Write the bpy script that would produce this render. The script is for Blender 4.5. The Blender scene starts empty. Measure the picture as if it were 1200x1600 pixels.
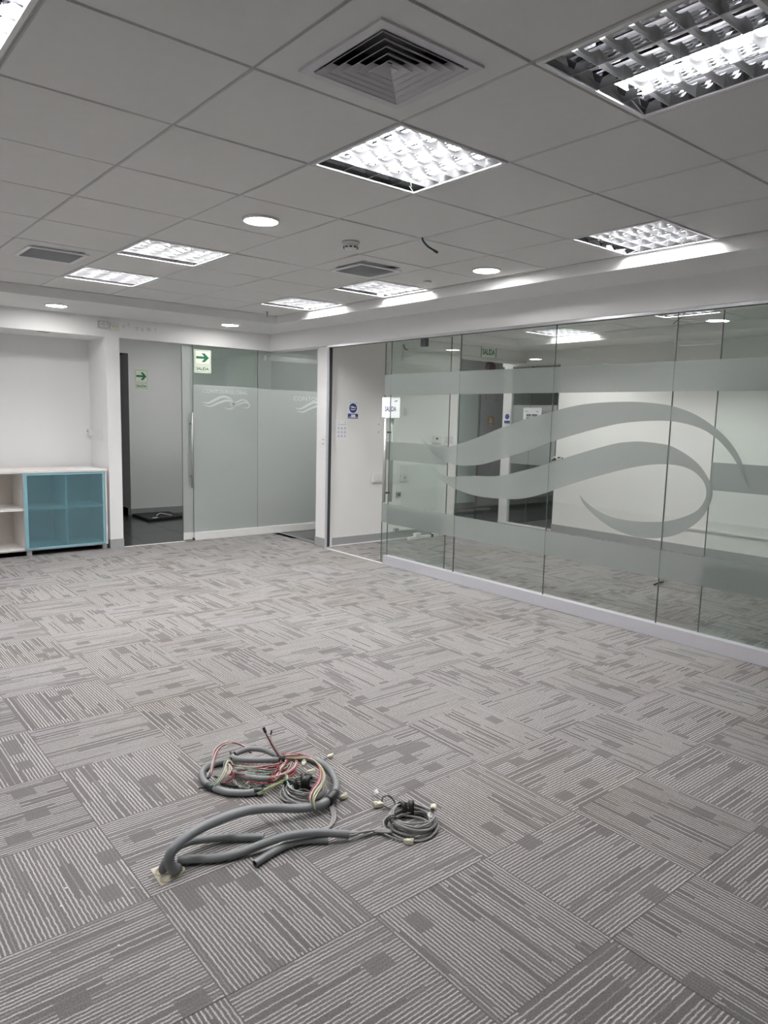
import bpy, bmesh, math, random
from mathutils import Vector, Matrix
from mathutils.geometry import tessellate_polygon
random.seed(7)
S = bpy.context.scene
COL = S.collection

# ------------------------------------------------------------------ camera
F_PX = 1131.5
YAW, PITCH, ROLL, CAM_H = .6916, -.1287, .0256, 1.511
cy, sy = math.cos(YAW), math.sin(YAW)
fw = Vector((sy*math.cos(PITCH), cy*math.cos(PITCH), math.sin(PITCH)))
rt = Vector((cy, -sy, 0)); up = rt.cross(fw)
R2 = math.cos(ROLL)*rt + math.sin(ROLL)*up
U2 = -math.sin(ROLL)*rt + math.cos(ROLL)*up
cam_d = bpy.data.cameras.new('camera'); cam = bpy.data.objects.new('camera', cam_d); COL.objects.link(cam)
cam_d.sensor_fit = 'VERTICAL'; cam_d.sensor_height = 36; cam_d.lens = F_PX/1600*36; cam_d.clip_start = .02
cam.matrix_world = Matrix(((R2.x, U2.x, -fw.x, 0), (R2.y, U2.y, -fw.y, 0), (R2.z, U2.z, -fw.z, CAM_H), (0, 0, 0, 1)))
S.camera = cam
CAMP = Vector((0, 0, CAM_H))
def ray(px, py): return R2*((px-600)/F_PX) + U2*(-(py-800)/F_PX) + fw
def P(px, py, z=0.0):
    d = ray(px, py); t = (z-CAM_H)/d.z; return CAMP + d*t
def on(ax, val, px, py):
    d = ray(px, py); t = (val-CAMP[ax])/d[ax]; return CAMP + d*t

# ------------------------------------------------------------------ world, exposure
w = bpy.data.worlds.new('world'); S.world = w; w.use_nodes = True
w.node_tree.nodes['Background'].inputs[0].default_value = (.8, .85, .9, 1)
w.node_tree.nodes['Background'].inputs[1].default_value = 0
S.view_settings.view_transform = 'Standard'; S.view_settings.look = 'None'
S.view_settings.gamma = 1; S.view_settings.use_curve_mapping = False
S.view_settings.exposure = 1.68
S.cycles.transparent_max_bounces = 32
S.cycles.max_bounces = 12; S.cycles.diffuse_bounces = 6; S.cycles.transmission_bounces = 8
TUBE_W = 60.0       # emission of a lit fluorescent tube
DISC_W = 28.0       # emission of a round LED panel
LIGHTC = (1.0, .985, .965)

# ------------------------------------------------------------------ materials
MATS = {}
def newmat(name):
    m = bpy.data.materials.new(name); m.use_nodes = True; MATS[name] = m
    nt = m.node_tree
    for n in list(nt.nodes): nt.nodes.remove(n)
    o = nt.nodes.new('ShaderNodeOutputMaterial')
    return m, nt, o
def nd(nt, t, **k):
    n = nt.nodes.new(t)
    for a, b in k.items(): setattr(n, a, b)
    return n
def mat(name, c, rough=.6, metal=0, var=.04, scale=30, bump=0, bscale=400, spec=.5, emis=None, trans=0):
    m, nt, o = newmat(name)
    b = nd(nt, 'ShaderNodeBsdfPrincipled'); nt.links.new(b.outputs[0], o.inputs[0])
    tc = nd(nt, 'ShaderNodeTexCoord'); nz = nd(nt, 'ShaderNodeTexNoise'); nz.inputs['Scale'].default_value = scale
    nz.inputs['Detail'].default_value = 4
    nt.links.new(tc.outputs['Object'], nz.inputs['Vector'])
    rp = nd(nt, 'ShaderNodeMapRange'); rp.inputs[3].default_value = 1-var; rp.inputs[4].default_value = 1+var
    nt.links.new(nz.outputs['Fac'], rp.inputs[0])
    mx = nd(nt, 'ShaderNodeVectorMath', operation='SCALE'); mx.inputs[0].default_value = c[:3]
    nt.links.new(rp.outputs[0], mx.inputs['Scale']); nt.links.new(mx.outputs[0], b.inputs['Base Color'])
    b.inputs['Roughness'].default_value = rough; b.inputs['Metallic'].default_value = metal
    b.inputs['Specular IOR Level'].default_value = spec
    b.inputs['Transmission Weight'].default_value = trans
    if bump:
        n2 = nd(nt, 'ShaderNodeTexNoise'); n2.inputs['Scale'].default_value = bscale
        nt.links.new(tc.outputs['Object'], n2.inputs['Vector'])
        bp = nd(nt, 'ShaderNodeBump'); bp.inputs['Strength'].default_value = bump; bp.inputs['Distance'].default_value = .002
        nt.links.new(n2.outputs['Fac'], bp.inputs['Height']); nt.links.new(bp.outputs[0], b.inputs['Normal'])
    if emis:
        b.inputs['Emission Color'].default_value = (*emis[0], 1); b.inputs['Emission Strength'].default_value = emis[1]
    return m
def glassmat(name, tint, refl=1.0, gloss_rough=0.0):
    m, nt, o = newmat(name)
    t = nd(nt, 'ShaderNodeBsdfTransparent'); t.inputs[0].default_value = (*tint, 1)
    g = nd(nt, 'ShaderNodeBsdfGlossy'); g.inputs['Roughness'].default_value = gloss_rough; g.inputs[0].default_value = (.95, 1, .97, 1)
    # Schlick reflectance, the same from either side of the pane
    ge = nd(nt, 'ShaderNodeNewGeometry'); dp = nd(nt, 'ShaderNodeVectorMath', operation='DOT_PRODUCT')
    nt.links.new(ge.outputs['Normal'], dp.inputs[0]); nt.links.new(ge.outputs['Incoming'], dp.inputs[1])
    ab = nd(nt, 'ShaderNodeMath', operation='ABSOLUTE'); nt.links.new(dp.outputs['Value'], ab.inputs[0])
    om = nd(nt, 'ShaderNodeMath', operation='SUBTRACT'); om.inputs[0].default_value = 1; nt.links.new(ab.outputs[0], om.inputs[1])
    pw = nd(nt, 'ShaderNodeMath', operation='POWER'); nt.links.new(om.outputs[0], pw.inputs[0]); pw.inputs[1].default_value = 5
    fr = nd(nt, 'ShaderNodeMath', operation='MULTIPLY_ADD'); nt.links.new(pw.outputs[0], fr.inputs[0]); fr.inputs[1].default_value = .96; fr.inputs[2].default_value = .04
    # a faint large-scale wave so reflections are not perfectly even
    tc = nd(nt, 'ShaderNodeTexCoord'); nz = nd(nt, 'ShaderNodeTexNoise'); nz.inputs['Scale'].default_value = 1.5
    nt.links.new(tc.outputs['Object'], nz.inputs['Vector'])
    mr = nd(nt, 'ShaderNodeMapRange'); mr.inputs[3].default_value = .85*refl; mr.inputs[4].default_value = 1.1*refl
    nt.links.new(nz.outputs['Fac'], mr.inputs[0])
    mu = nd(nt, 'ShaderNodeMath', operation='MULTIPLY', use_clamp=True)
    nt.links.new(fr.outputs[0], mu.inputs[0]); nt.links.new(mr.outputs[0], mu.inputs[1])
    mx = nd(nt, 'ShaderNodeMixShader'); nt.links.new(mu.outputs[0], mx.inputs[0])
    nt.links.new(t.outputs[0], mx.inputs[1]); nt.links.new(g.outputs[0], mx.inputs[2]); nt.links.new(mx.outputs[0], o.inputs[0])
    return m
def filmmat(name, c, clear=.12, split=.5):
    m, nt, o = newmat(name)
    tr = nd(nt, 'ShaderNodeBsdfTranslucent'); di = nd(nt, 'ShaderNodeBsdfDiffuse'); tp = nd(nt, 'ShaderNodeBsdfTransparent')
    tc = nd(nt, 'ShaderNodeTexCoord'); nz = nd(nt, 'ShaderNodeTexNoise'); nz.inputs['Scale'].default_value = 60
    nt.links.new(tc.outputs['Object'], nz.inputs['Vector'])
    rp = nd(nt, 'ShaderNodeMapRange'); rp.inputs[3].default_value = .97; rp.inputs[4].default_value = 1.03
    nt.links.new(nz.outputs['Fac'], rp.inputs[0])
    mxc = nd(nt, 'ShaderNodeVectorMath', operation='SCALE'); mxc.inputs[0].default_value = c
    nt.links.new(rp.outputs[0], mxc.inputs['Scale'])
    nt.links.new(mxc.outputs[0], tr.inputs[0]); nt.links.new(mxc.outputs[0], di.inputs[0])
    a = nd(nt, 'ShaderNodeMixShader'); a.inputs[0].default_value = split
    nt.links.new(di.outputs[0], a.inputs[1]); nt.links.new(tr.outputs[0], a.inputs[2])
    b = nd(nt, 'ShaderNodeMixShader'); b.inputs[0].default_value = clear
    nt.links.new(a.outputs[0], b.inputs[1]); nt.links.new(tp.outputs[0], b.inputs[2])
    nt.links.new(b.outputs[0], o.inputs[0])
    return m
def emitmat(name, c, s):
    m, nt, o = newmat(name)
    e = nd(nt, 'ShaderNodeEmission'); e.inputs[0].default_value = (*c, 1); e.inputs[1].default_value = s
    nt.links.new(e.outputs[0], o.inputs[0]); return m

def carpetmat():
    m, nt, o = newmat('carpet_loop_pile')
    L = nt.links.new
    b = nd(nt, 'ShaderNodeBsdfPrincipled'); b.inputs['Roughness'].default_value = .95; b.inputs['Specular IOR Level'].default_value = .15
    L(b.outputs[0], o.inputs[0])
    tc = nd(nt, 'ShaderNodeTexCoord'); oi = nd(nt, 'ShaderNodeObjectInfo'); sp = nd(nt, 'ShaderNodeSeparateXYZ')
    L(tc.outputs['Object'], sp.inputs[0])
    def M(op, a, bb=None, c=None):
        n = nd(nt, 'ShaderNodeMath', operation=op)
        for i, v in enumerate((a, bb, c)):
            if v is None: continue
            if isinstance(v, (int, float)): n.inputs[i].default_value = v
            else: L(v, n.inputs[i])
        return n.outputs[0]
    def wn(a, bb):
        n = nd(nt, 'ShaderNodeTexWhiteNoise', noise_dimensions='3D'); cb = nd(nt, 'ShaderNodeCombineXYZ')
        for i, v in enumerate((a, bb)):
            L(v, cb.inputs[i])
        L(oi.outputs['Random'], cb.inputs[2]); L(cb.outputs[0], n.inputs['Vector']); return n.outputs['Value']
    u = M('MULTIPLY_ADD', sp.outputs[0], 2, .5); v = M('MULTIPLY_ADD', sp.outputs[1], 2, .5)
    N = 38
    vs = M('MULTIPLY', v, N); si = M('FLOOR', vs); sf = M('FRACT', vs)
    zero = M('MULTIPLY', oi.outputs['Random'], 0)
    # wobble of the tufted line
    nzw = nd(nt, 'ShaderNodeTexNoise'); nzw.inputs['Scale'].default_value = 45; L(tc.outputs['Object'], nzw.inputs['Vector'])
    sfw = M('ADD', sf, M('MULTIPLY_ADD', nzw.outputs['Fac'], .5, -.25))
    line = M('SUBTRACT', 1, M('SMOOTH_MIN', M('MULTIPLY', M('ABSOLUTE', M('SUBTRACT', sfw, .5)), 3.5), 1, .2))
    line = M('MAXIMUM', line, 0)
    # short groups of lines broken at different places along the tile
    gi = M('FLOOR', M('DIVIDE', si, 3)); off = wn(gi, zero)
    bi = M('FLOOR', M('MULTIPLY_ADD', u, 2.4, M('MULTIPLY', off, 3)))
    rb = wn(M('ADD', gi, 17), bi)
    alt2 = M('GREATER_THAN', M('MODULO', si, 2), .5)
    keep = M('MAXIMUM', M('GREATER_THAN', rb, .16), alt2)
    r_line = wn(si, M('FLOOR', M('MULTIPLY_ADD', u, 1.8, M('MULTIPLY', wn(M('ADD', si, 71), zero), 2))))
    keep = M('MULTIPLY', keep, M('MULTIPLY_ADD', M('GREATER_THAN', r_line, .17), .65, .35))
    keep = M('MULTIPLY', keep, M('MULTIPLY_ADD', r_line, .35, .75))
    # small plain patches
    g2 = M('FLOOR', M('MULTIPLY', v, 8)); b2 = M('FLOOR', M('MULTIPLY_ADD', u, 6, M('MULTIPLY', wn(M('ADD', g2, 31), zero), 2)))
    patch = M('LESS_THAN', wn(M('ADD', g2, 43), b2), .05)
    np_ = M('SUBTRACT', 1, M('MULTIPLY', patch, .9))
    edge = M('MINIMUM', M('MINIMUM', u, M('SUBTRACT', 1, u)), M('MINIMUM', v, M('SUBTRACT', 1, v)))
    inside = M('GREATER_THAN', edge, .003)
    amp = M('MULTIPLY', M('MULTIPLY', M('MULTIPLY', line, keep), np_), inside)
    # pile grain
    gr = nd(nt, 'ShaderNodeTexNoise'); gr.inputs['Scale'].default_value = 230; gr.inputs['Detail'].default_value = 2
    L(tc.outputs['Object'], gr.inputs['Vector'])
    cr = nd(nt, 'ShaderNodeMix', data_type='RGBA'); cr.inputs['A'].default_value = (.155, .147, .146, 1); cr.inputs['B'].default_value = (.57, .56, .55, 1)
    L(amp, cr.inputs['Factor'])
    grm = M('MULTIPLY_ADD', gr.outputs['Fac'], 1.5, .25)
    # worn and soiled areas over the whole floor
    geo = nd(nt, 'ShaderNodeNewGeometry'); st = nd(nt, 'ShaderNodeTexNoise'); st.inputs['Scale'].default_value = .9; st.inputs['Detail'].default_value = 5
    L(geo.outputs['Position'], st.inputs['Vector'])
    mr = nd(nt, 'ShaderNodeMapRange'); mr.inputs[1].default_value = .5; mr.inputs[2].default_value = .72; L(st.outputs['Fac'], mr.inputs[0])
    tint = nd(nt, 'ShaderNodeMix', data_type='RGBA', blend_type='MULTIPLY'); tint.inputs['B'].default_value = (.90, .86, .80, 1)
    L(M('MULTIPLY', mr.outputs[0], .75), tint.inputs['Factor']); L(cr.outputs['Result'], tint.inputs['A'])
    tl = M('MULTIPLY_ADD', oi.outputs['Random'], .12, .94)
    sc = nd(nt, 'ShaderNodeVectorMath', operation='SCALE'); L(tint.outputs['Result'], sc.inputs[0]); L(M('MULTIPLY', grm, tl), sc.inputs['Scale'])
    L(sc.outputs[0], b.inputs['Base Color'])
    bp = nd(nt, 'ShaderNodeBump'); bp.inputs['Strength'].default_value = .5; bp.inputs['Distance'].default_value = .003
    L(M('ADD', amp, M('MULTIPLY', gr.outputs['Fac'], .5)), bp.inputs['Height']); L(bp.outputs[0], b.inputs['Normal'])
    return m

WHITE = mat('white_wall_paint', (.80, .80, .80), .7, bump=.05, bscale=250, var=.015, scale=3)
BWALL = mat('warm_white_wall_paint', (.80, .80, .775), .7, bump=.05, bscale=250, var=.015, scale=3)
CTILE = mat('mineral_ceiling_tile', (.76, .76, .755), .9, bump=.25, bscale=500, var=.03, scale=14)
GRID = mat('grey_ceiling_grid', (.48, .48, .48), .6)
PLEN = mat('plenum_concrete', (.32, .32, .32), .9)
DUCT = mat('galvanised_duct', (.45, .45, .46), .5)
GBASE = mat('grey_skirting', (.34, .35, .35), .5)
ALU = mat('brushed_aluminium', (.62, .62, .64), .35, .85)
RAILM = mat('satin_aluminium_rail', (.50, .50, .535), .45, .2)
STEEL = mat('stainless_steel', (.55, .55, .54), .25, 1)
HANDM = mat('brushed_steel_handle', (.46, .46, .45), .42, .6)
DARKM = mat('dark_grey_metal', (.06, .07, .075), .4, .4)
DGREY = mat('anthracite_frame', (.05, .065, .07), .45)
GLASS = glassmat('clear_partition_glass', (.975, .988, .981))
GLASS2 = glassmat('green_tinted_glass', (.935, .968, .953))
SEAM = mat('glass_joint', (.10, .13, .12), .3)
FILM = filmmat('frosted_film', (.42, .452, .435), .15, .70)
FILM2 = filmmat('frosted_door_film', (.68, .71, .705), .10, .5)
LOGO = filmmat('pale_logo_film', (.88, .92, .90), .0, .45)
WPLAST = mat('white_plastic', (.78, .78, .77), .4)
IVORY = mat('ivory_plastic', (.72, .71, .65), .4)
BLACK = mat('black_rubber', (.012, .012, .013), .55)
TAPE = mat('black_tape', (.015, .015, .017), .35)
CONDUIT = mat('grey_corrugated_pvc', (.235, .25, .26), .42, var=.08)
CABLE = mat('grey_cable_jacket', (.30, .295, .295), .45)
CABLED = mat('dark_grey_cable_jacket', (.13, .128, .13), .45)
CONN = mat('cream_connector_plastic', (.78, .76, .62), .35)
LOUV = mat('satin_louvre_aluminium', (.76, .77, .78), .30, 1, var=.02)
MIRR = mat('mirror_reflector_aluminium', (.62, .62, .65), .05, 1, var=.03)
HOUS = mat('fixture_white_enamel', (.82, .82, .84), .35, 0)
TUBE_ON = emitmat('lit_fluorescent_tube', LIGHTC, TUBE_W)
TUBE_OFF = mat('unlit_fluorescent_tube', (.80, .80, .80), .3)
DISC = emitmat('lit_led_disc', LIGHTC, DISC_W)
CARPET = carpetmat()
FBASE = mat('floor_screed', (.10, .10, .10), .9)
DTILE = mat('dark_porcelain_tile', (.045, .048, .05), .18, var=.25, scale=6)
CABW = mat('white_melamine', (.76, .74, .72), .5)
CABIN = mat('cream_melamine', (.66, .62, .57), .5)
BLUEG = None

# blue back-painted frosted glass: partly translucent
def blueglass():
    m, nt, o = newmat('blue_frosted_glass')
    L = nt.links.new
    tp = nd(nt, 'ShaderNodeBsdfTransparent'); tp.inputs[0].default_value = (.72, .88, .92, 1)
    di = nd(nt, 'ShaderNodeBsdfDiffuse'); di.inputs[0].default_value = (.21, .36, .41, 1)
    tr = nd(nt, 'ShaderNodeBsdfTranslucent'); tr.inputs[0].default_value = (.25, .5, .58, 1)
    gl = nd(nt, 'ShaderNodeBsdfGlossy'); gl.inputs['Roughness'].default_value = .22
    tc = nd(nt, 'ShaderNodeTexCoord'); nz = nd(nt, 'ShaderNodeTexNoise'); nz.inputs['Scale'].default_value = 2
    L(tc.outputs['Object'], nz.inputs['Vector'])
    mr = nd(nt, 'ShaderNodeMapRange'); mr.inputs[3].default_value = .66; mr.inputs[4].default_value = .72; L(nz.outputs['Fac'], mr.inputs[0])
    a = nd(nt, 'ShaderNodeMixShader'); a.inputs[0].default_value = .25; L(di.outputs[0], a.inputs[1]); L(tr.outputs[0], a.inputs[2])
    b = nd(nt, 'ShaderNodeMixShader'); L(mr.outputs[0], b.inputs[0]); L(a.outputs[0], b.inputs[1]); L(tp.outputs[0], b.inputs[2])
    c = nd(nt, 'ShaderNodeMixShader'); c.inputs[0].default_value = .05; L(b.outputs[0], c.inputs[1]); L(gl.outputs[0], c.inputs[2])
    L(c.outputs[0], o.inputs[0]); return m
BLUEG = blueglass()

# ------------------------------------------------------------------ object helpers
def link(name, me, m, parent=None):
    o = bpy.data.objects.new(name, me); COL.objects.link(o)
    if m is not None and len(me.materials) == 0: me.materials.append(m)
    if parent is not None:
        o.parent = parent; o.matrix_parent_inverse = Matrix.Translation(-parent.location)
    return o
def tag(o, label=None, cat=None, group=None, kind=None):
    if label: o['label'] = label
    if cat: o['category'] = cat
    if group: o['group'] = group
    if kind: o['kind'] = kind
    return o
def thing(name, loc, label, cat, group=None):
    o = bpy.data.objects.new(name, None); COL.objects.link(o); o.location = loc; o.empty_display_size = .1
    return tag(o, label, cat, group)
def from_bm(name, bm, m, parent=None, smooth=False):
    me = bpy.data.meshes.new(name); bmesh.ops.recalc_face_normals(bm, faces=bm.faces); bm.to_mesh(me); bm.free()
    if smooth:
        for p in me.polygons: p.use_smooth = True
    return link(name, me, m, parent)
def add_box(bm, x0, x1, y0, y1, z0, z1, mt=None, bevel=0):
    b2 = bmesh.new(); bmesh.ops.create_cube(b2, size=1)
    bmesh.ops.scale(b2, vec=(x1-x0, y1-y0, z1-z0), verts=b2.verts)
    bmesh.ops.translate(b2, vec=((x0+x1)/2, (y0+y1)/2, (z0+z1)/2), verts=b2.verts)
    if bevel: bmesh.ops.bevel(b2, geom=b2.edges[:], offset=bevel, segments=2, affect='EDGES')
    if mt is not None: bmesh.ops.transform(b2, matrix=mt, verts=b2.verts)
    me = bpy.data.meshes.new('t'); b2.to_mesh(me); b2.free(); bm.from_mesh(me); bpy.data.meshes.remove(me)
def box(name, x0, x1, y0, y1, z0, z1, m, parent=None, bevel=0, mt=None):
    bm = bmesh.new(); add_box(bm, min(x0, x1), max(x0, x1), min(y0, y1), max(y0, y1), min(z0, z1), max(z0, z1), mt, bevel)
    return from_bm(name, bm, m, parent)
def struct(o, label): return tag(o, label, None, None, 'structure')
def frame(o, u, v):
    u = Vector(u); v = Vector(v); n = u.cross(v); o = Vector(o)
    return Matrix(((u.x, v.x, n.x, o.x), (u.y, v.y, n.y, o.y), (u.z, v.z, n.z, o.z), (0, 0, 0, 1)))
def FBACK(x, y, z): return frame((x, y, z), (1, 0, 0), (0, 0, 1))       # wall facing -y
def FRIGHT(x, y, z): return frame((x, y, z), (0, -1, 0), (0, 0, 1))     # wall facing -x
def FLEFTX(x, y, z): return frame((x, y, z), (0, 1, 0), (0, 0, 1))      # wall facing +x
def fbox(name, M, u0, u1, v0, v1, n0, n1, m, parent=None, bevel=0):
    return box(name, u0, u1, v0, v1, n0, n1, m, parent, bevel, M)
def poly(name, M, pts, n0, n1, m, parent=None):
    bm = bmesh.new(); vs0 = [bm.verts.new(M @ Vector((p[0], p[1], n0))) for p in pts]
    tris = tessellate_polygon([[Vector((p[0], p[1], 0)) for p in pts]])
    if n1 is None:
        for t in tris: bm.faces.new([vs0[i] for i in t])
    else:
        vs1 = [bm.verts.new(M @ Vector((p[0], p[1], n1))) for p in pts]
        for t in tris:
            bm.faces.new([vs0[i] for i in t]); bm.faces.new([vs1[i] for i in reversed(t)])
        k = len(pts)
        for i in range(k): bm.faces.new([vs0[i], vs0[(i+1) % k], vs1[(i+1) % k], vs1[i]])
    return from_bm(name, bm, m, parent)
def disc_pts(cx, cz, r, n=32, ry=None): return [(cx+r*math.cos(2*math.pi*i/n), cz+(ry or r)*math.sin(2*math.pi*i/n)) for i in range(n)]
def text(name, s, M, u0, u1, v0, v1, n, m, parent=None, bold=.006, mirror=False):
    cu = bpy.data.curves.new('t', 'FONT'); cu.body = s; cu.size = 1; cu.offset = bold; cu.resolution_u = 3
    ob = bpy.data.objects.new('t', cu); COL.objects.link(ob)
    dg = bpy.context.evaluated_depsgraph_get(); me = bpy.data.meshes.new_from_object(ob.evaluated_get(dg))
    bpy.data.objects.remove(ob); bpy.data.curves.remove(cu)
    xs = [v.co.x for v in me.vertices]; ys = [v.co.y for v in me.vertices]
    ax, bx, ay, by = min(xs), max(xs), min(ys), max(ys)
    for v in me.vertices:
        a = (v.co.x-ax)/(bx-ax); b = (v.co.y-ay)/(by-ay)
        if mirror: a = 1-a
        v.co = M @ Vector((u0+a*(u1-u0), v0+b*(v1-v0), n))
    me.materials.clear(); return link(name, me, m, parent)
def lathe(bm, prof, M=None, n=32):
    rings = []
    for r, z in prof:
        rings.append([bm.verts.new((M or Matrix()) @ Vector((r*math.cos(2*math.pi*i/n), r*math.sin(2*math.pi*i/n), z))) for i in range(n)])
    for a, b in zip(rings, rings[1:]):
        for i in range(n): bm.faces.new([a[i], a[(i+1) % n], b[(i+1) % n], b[i]])
    bm.faces.new(rings[0]); bm.faces.new(rings[-1])
def catmull(pts, step):
    pts = [Vector(p) for p in pts]
    ext = [pts[0]*2-pts[1]] + pts + [pts[-1]*2-pts[-2]]
    out = []
    for i in range(1, len(ext)-2):
        p0, p1, p2, p3 = ext[i-1:i+3]
        n = max(2, int((p2-p1).length/step))
        for k in range(n):
            t = k/n
            out.append(.5*((2*p1)+(p2-p0)*t+(2*p0-5*p1+4*p2-p3)*t*t+(3*p1-p0-3*p2+p3)*t**3))
    out.append(pts[-1]); return out
def add_tube(bm, pts, r, sides=8, rib=0, cap=True, zmin=None):
    if zmin is not None: pts = [Vector((p.x, p.y, max(p.z, zmin+r+abs(rib)))) for p in pts]
    prev = None; nrm = None
    for k, p in enumerate(pts):
        t = (pts[min(k+1, len(pts)-1)]-pts[max(k-1, 0)]).normalized()
        if nrm is None:
            nrm = t.orthogonal().normalized()
        nrm = (nrm - t*nrm.dot(t)).normalized(); bn = t.cross(nrm)
        rr = r + (rib if k % 2 else -rib)
        ring = [bm.verts.new(p+rr*(math.cos(2*math.pi*i/sides)*nrm+math.sin(2*math.pi*i/sides)*bn)) for i in range(sides)]
        if prev:
            for i in range(sides): bm.faces.new([prev[i], prev[(i+1) % sides], ring[(i+1) % sides], ring[i]])
        elif cap: bm.faces.new(ring[::-1])
        prev = ring
    if cap: bm.faces.new(prev)
def tube(name, ctrl, r, m, parent=None, sides=8, step=.012, rib=0, cap=True, zmin=.0005):
    bm = bmesh.new(); add_tube(bm, catmull(ctrl, step), r, sides, rib, cap, zmin)
    return from_bm(name, bm, m, parent, smooth=True)

# ------------------------------------------------------------------ dimensions
ZC = 2.5917; GX, GY, T = 1.2098, 2.1594, .61
XG, YB, ZB, ZS = 4.752, 8.03, 2.302, 2.509
XR, YR = GX+5*T, 7.085            # edges of the tiled ceiling field
XL, YF = -1.84, -2.11             # unseen walls behind the camera
XBK = 8.25; YP0, YP1 = 6.86, 7.06  # far wall of the meeting room, partition wall beside it
LOB = 2.62

# ------------------------------------------------------------------ floors
fl = struct(box('floor', XL-.1, 4.9, YF-.1, YB, -.12, -.008, FBASE), 'grey striped carpet tile floor of the office and glass room')
fl2 = box('screed', 4.9, XBK, YF-.1, YP1, -.12, -.008, FBASE, fl)
tile_bm = bmesh.new(); add_box(tile_bm, -.2498, .2498, -.2498, .2498, -.0075, 0, bevel=.0005)
tile_me = bpy.data.meshes.new('carpet_tile'); tile_bm.to_mesh(tile_me); tile_bm.free(); tile_me.materials.append(CARPET)
FX, FY = .80, 2.065
rest = bmesh.new()
cand = []
for i in range(-6, 17):
    for j in range(-9, 13):
        x0, y0 = FX+.5*i, FY+.5*j
        if x0 < XL-.05: continue
        cand.append((i, j, x0+.25, y0+.25))
def ok_tile(x, y): # whole tile inside carpeted area
    if y-.25 < YF-.1: return False
    if x+.25 <= 4.91: return y+.25 <= YB+.04
    return x+.25 <= XBK+.3 and y+.25 <= YP1+.04
cand = [c for c in cand if ok_tile(c[2], c[3])]
def seen(c):
    d = Vector((c[2], c[3], 0))-CAMP; z = d.dot(fw)
    if z < .2: return 1e6
    px = 600+F_PX*d.dot(R2)/z; py = 800-F_PX*d.dot(U2)/z
    return z if (-150 < px < 1350 and py < 1850) else 1e3+z
cand.sort(key=seen)
for i, j, x, y in cand[:300]:
    o = bpy.data.objects.new('carpet_tile', tile_me); COL.objects.link(o); o.parent = fl
    o.location = (x+random.uniform(-.0004, .0004), y+random.uniform(-.0004, .0004), random.uniform(-.0005, 0))
    o.rotation_euler = (0, 0, (math.pi/2 if (i+j) % 2 else 0) + (math.pi if random.random() < .5 else 0))
far = bmesh.new()
for i, j, x, y in cand[300:]: add_box(far, x-.2494, x+.2494, y-.2494, y+.2494, -.0075, 0)
if len(cand) > 300: tag(from_bm('carpet_remainder', far, CARPET, fl), kind='stuff')
else: far.free()
# leftover strips between whole tiles and walls
for x0, x1, y0, y1 in ((4.8, 4.9, YF, YB), (XL-.1, XL+.2, YF, YB), (XL, 4.9, 7.565, YB), (4.3, 5.3, 6.9, YP1)):
    if x0 == 4.3: continue
    box('carpet_strip', x0, x1, y0, y1, -.0078, -.0012, CARPET, fl)

fl_lob = struct(box('floor_lobby', 2.0, 12.2, YP1, 12.4, -.12, -.008, FBASE), 'dark porcelain tile floor of the lobby and corridor')
dm = bmesh.new(); add_box(dm, -.2985, .2985, -.2985, .2985, -.007, -.001, bevel=.001)
dme = bpy.data.meshes.new('floor_tile'); dm.to_mesh(dme); dm.free(); dme.materials.append(DTILE)
for i in range(17):
    for j in range(9):
        x, y = 2.3+.6*i, 7.39+.6*j
        if x < 4.9+.3 and y < YB+.3:
            if x-.3 < 4.9 and y-.3 < YB-.05: continue
        o = bpy.data.objects.new('floor_tile', dme); COL.objects.link(o); o.parent = fl_lob; o.location = (x, y, 0)
box('floor_strip', 4.9, 5.0, YP1, YB+.32, -.0068, -.0012, DTILE, fl_lob)
box('floor_strip', 2.6, 5.0, YB, YB+.30, -.0068, -.0012, DTILE, fl_lob)

# ------------------------------------------------------------------ ceilings
ce = struct(box('ceiling', XL-.1, XR, YF-.1, YR, ZC+.16, ZC+.2, PLEN), 'suspended ceiling of pale mineral tiles in a grey grid')
ct_bm = bmesh.new(); add_box(ct_bm, -.2995, .2995, -.2995, .2995, 0, .014, bevel=.0025)
ct_me = bpy.data.meshes.new('ceiling_tile'); ct_bm.to_mesh(ct_me); ct_bm.free(); ct_me.materials.append(CTILE)
LIGHTS = {(1, 0): 15, (1, -2): 4, (4, 0): 15, (1, 4): 15, (1, 6): 15, (4, 4): 15, (4, 6): 15, (-2, 0): 15,
          (-2, 4): 15, (-2, 6): 15}
OFFSCREEN = {(-2, 4): 'ceiling_light_offscreen', (-2, 6): 'alcove_ceiling_light_offscreen'}   # seen only mirrored in the glass partition
ct_bm = bmesh.new()
for x0, x1, y0, y1 in ((-.2995, .2995, -.2995, -.172), (-.2995, .2995, .172, .2995), (-.2995, -.172, -.172, .172), (.172, .2995, -.172, .172)): add_box(ct_bm, x0, x1, y0, y1, 0, .014)
bmesh.ops.remove_doubles(ct_bm, verts=ct_bm.verts, dist=1e-5)
ct_hole = bpy.data.meshes.new('ceiling_tile'); ct_bm.to_mesh(ct_hole); ct_bm.free(); ct_hole.materials.append(CTILE)
DIFF = {(0, -1): 'd4', (0, 5): 'ret', (3, 3): 'ret'}
I0, I1, J0, J1 = -5, 4, -7, 7
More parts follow.
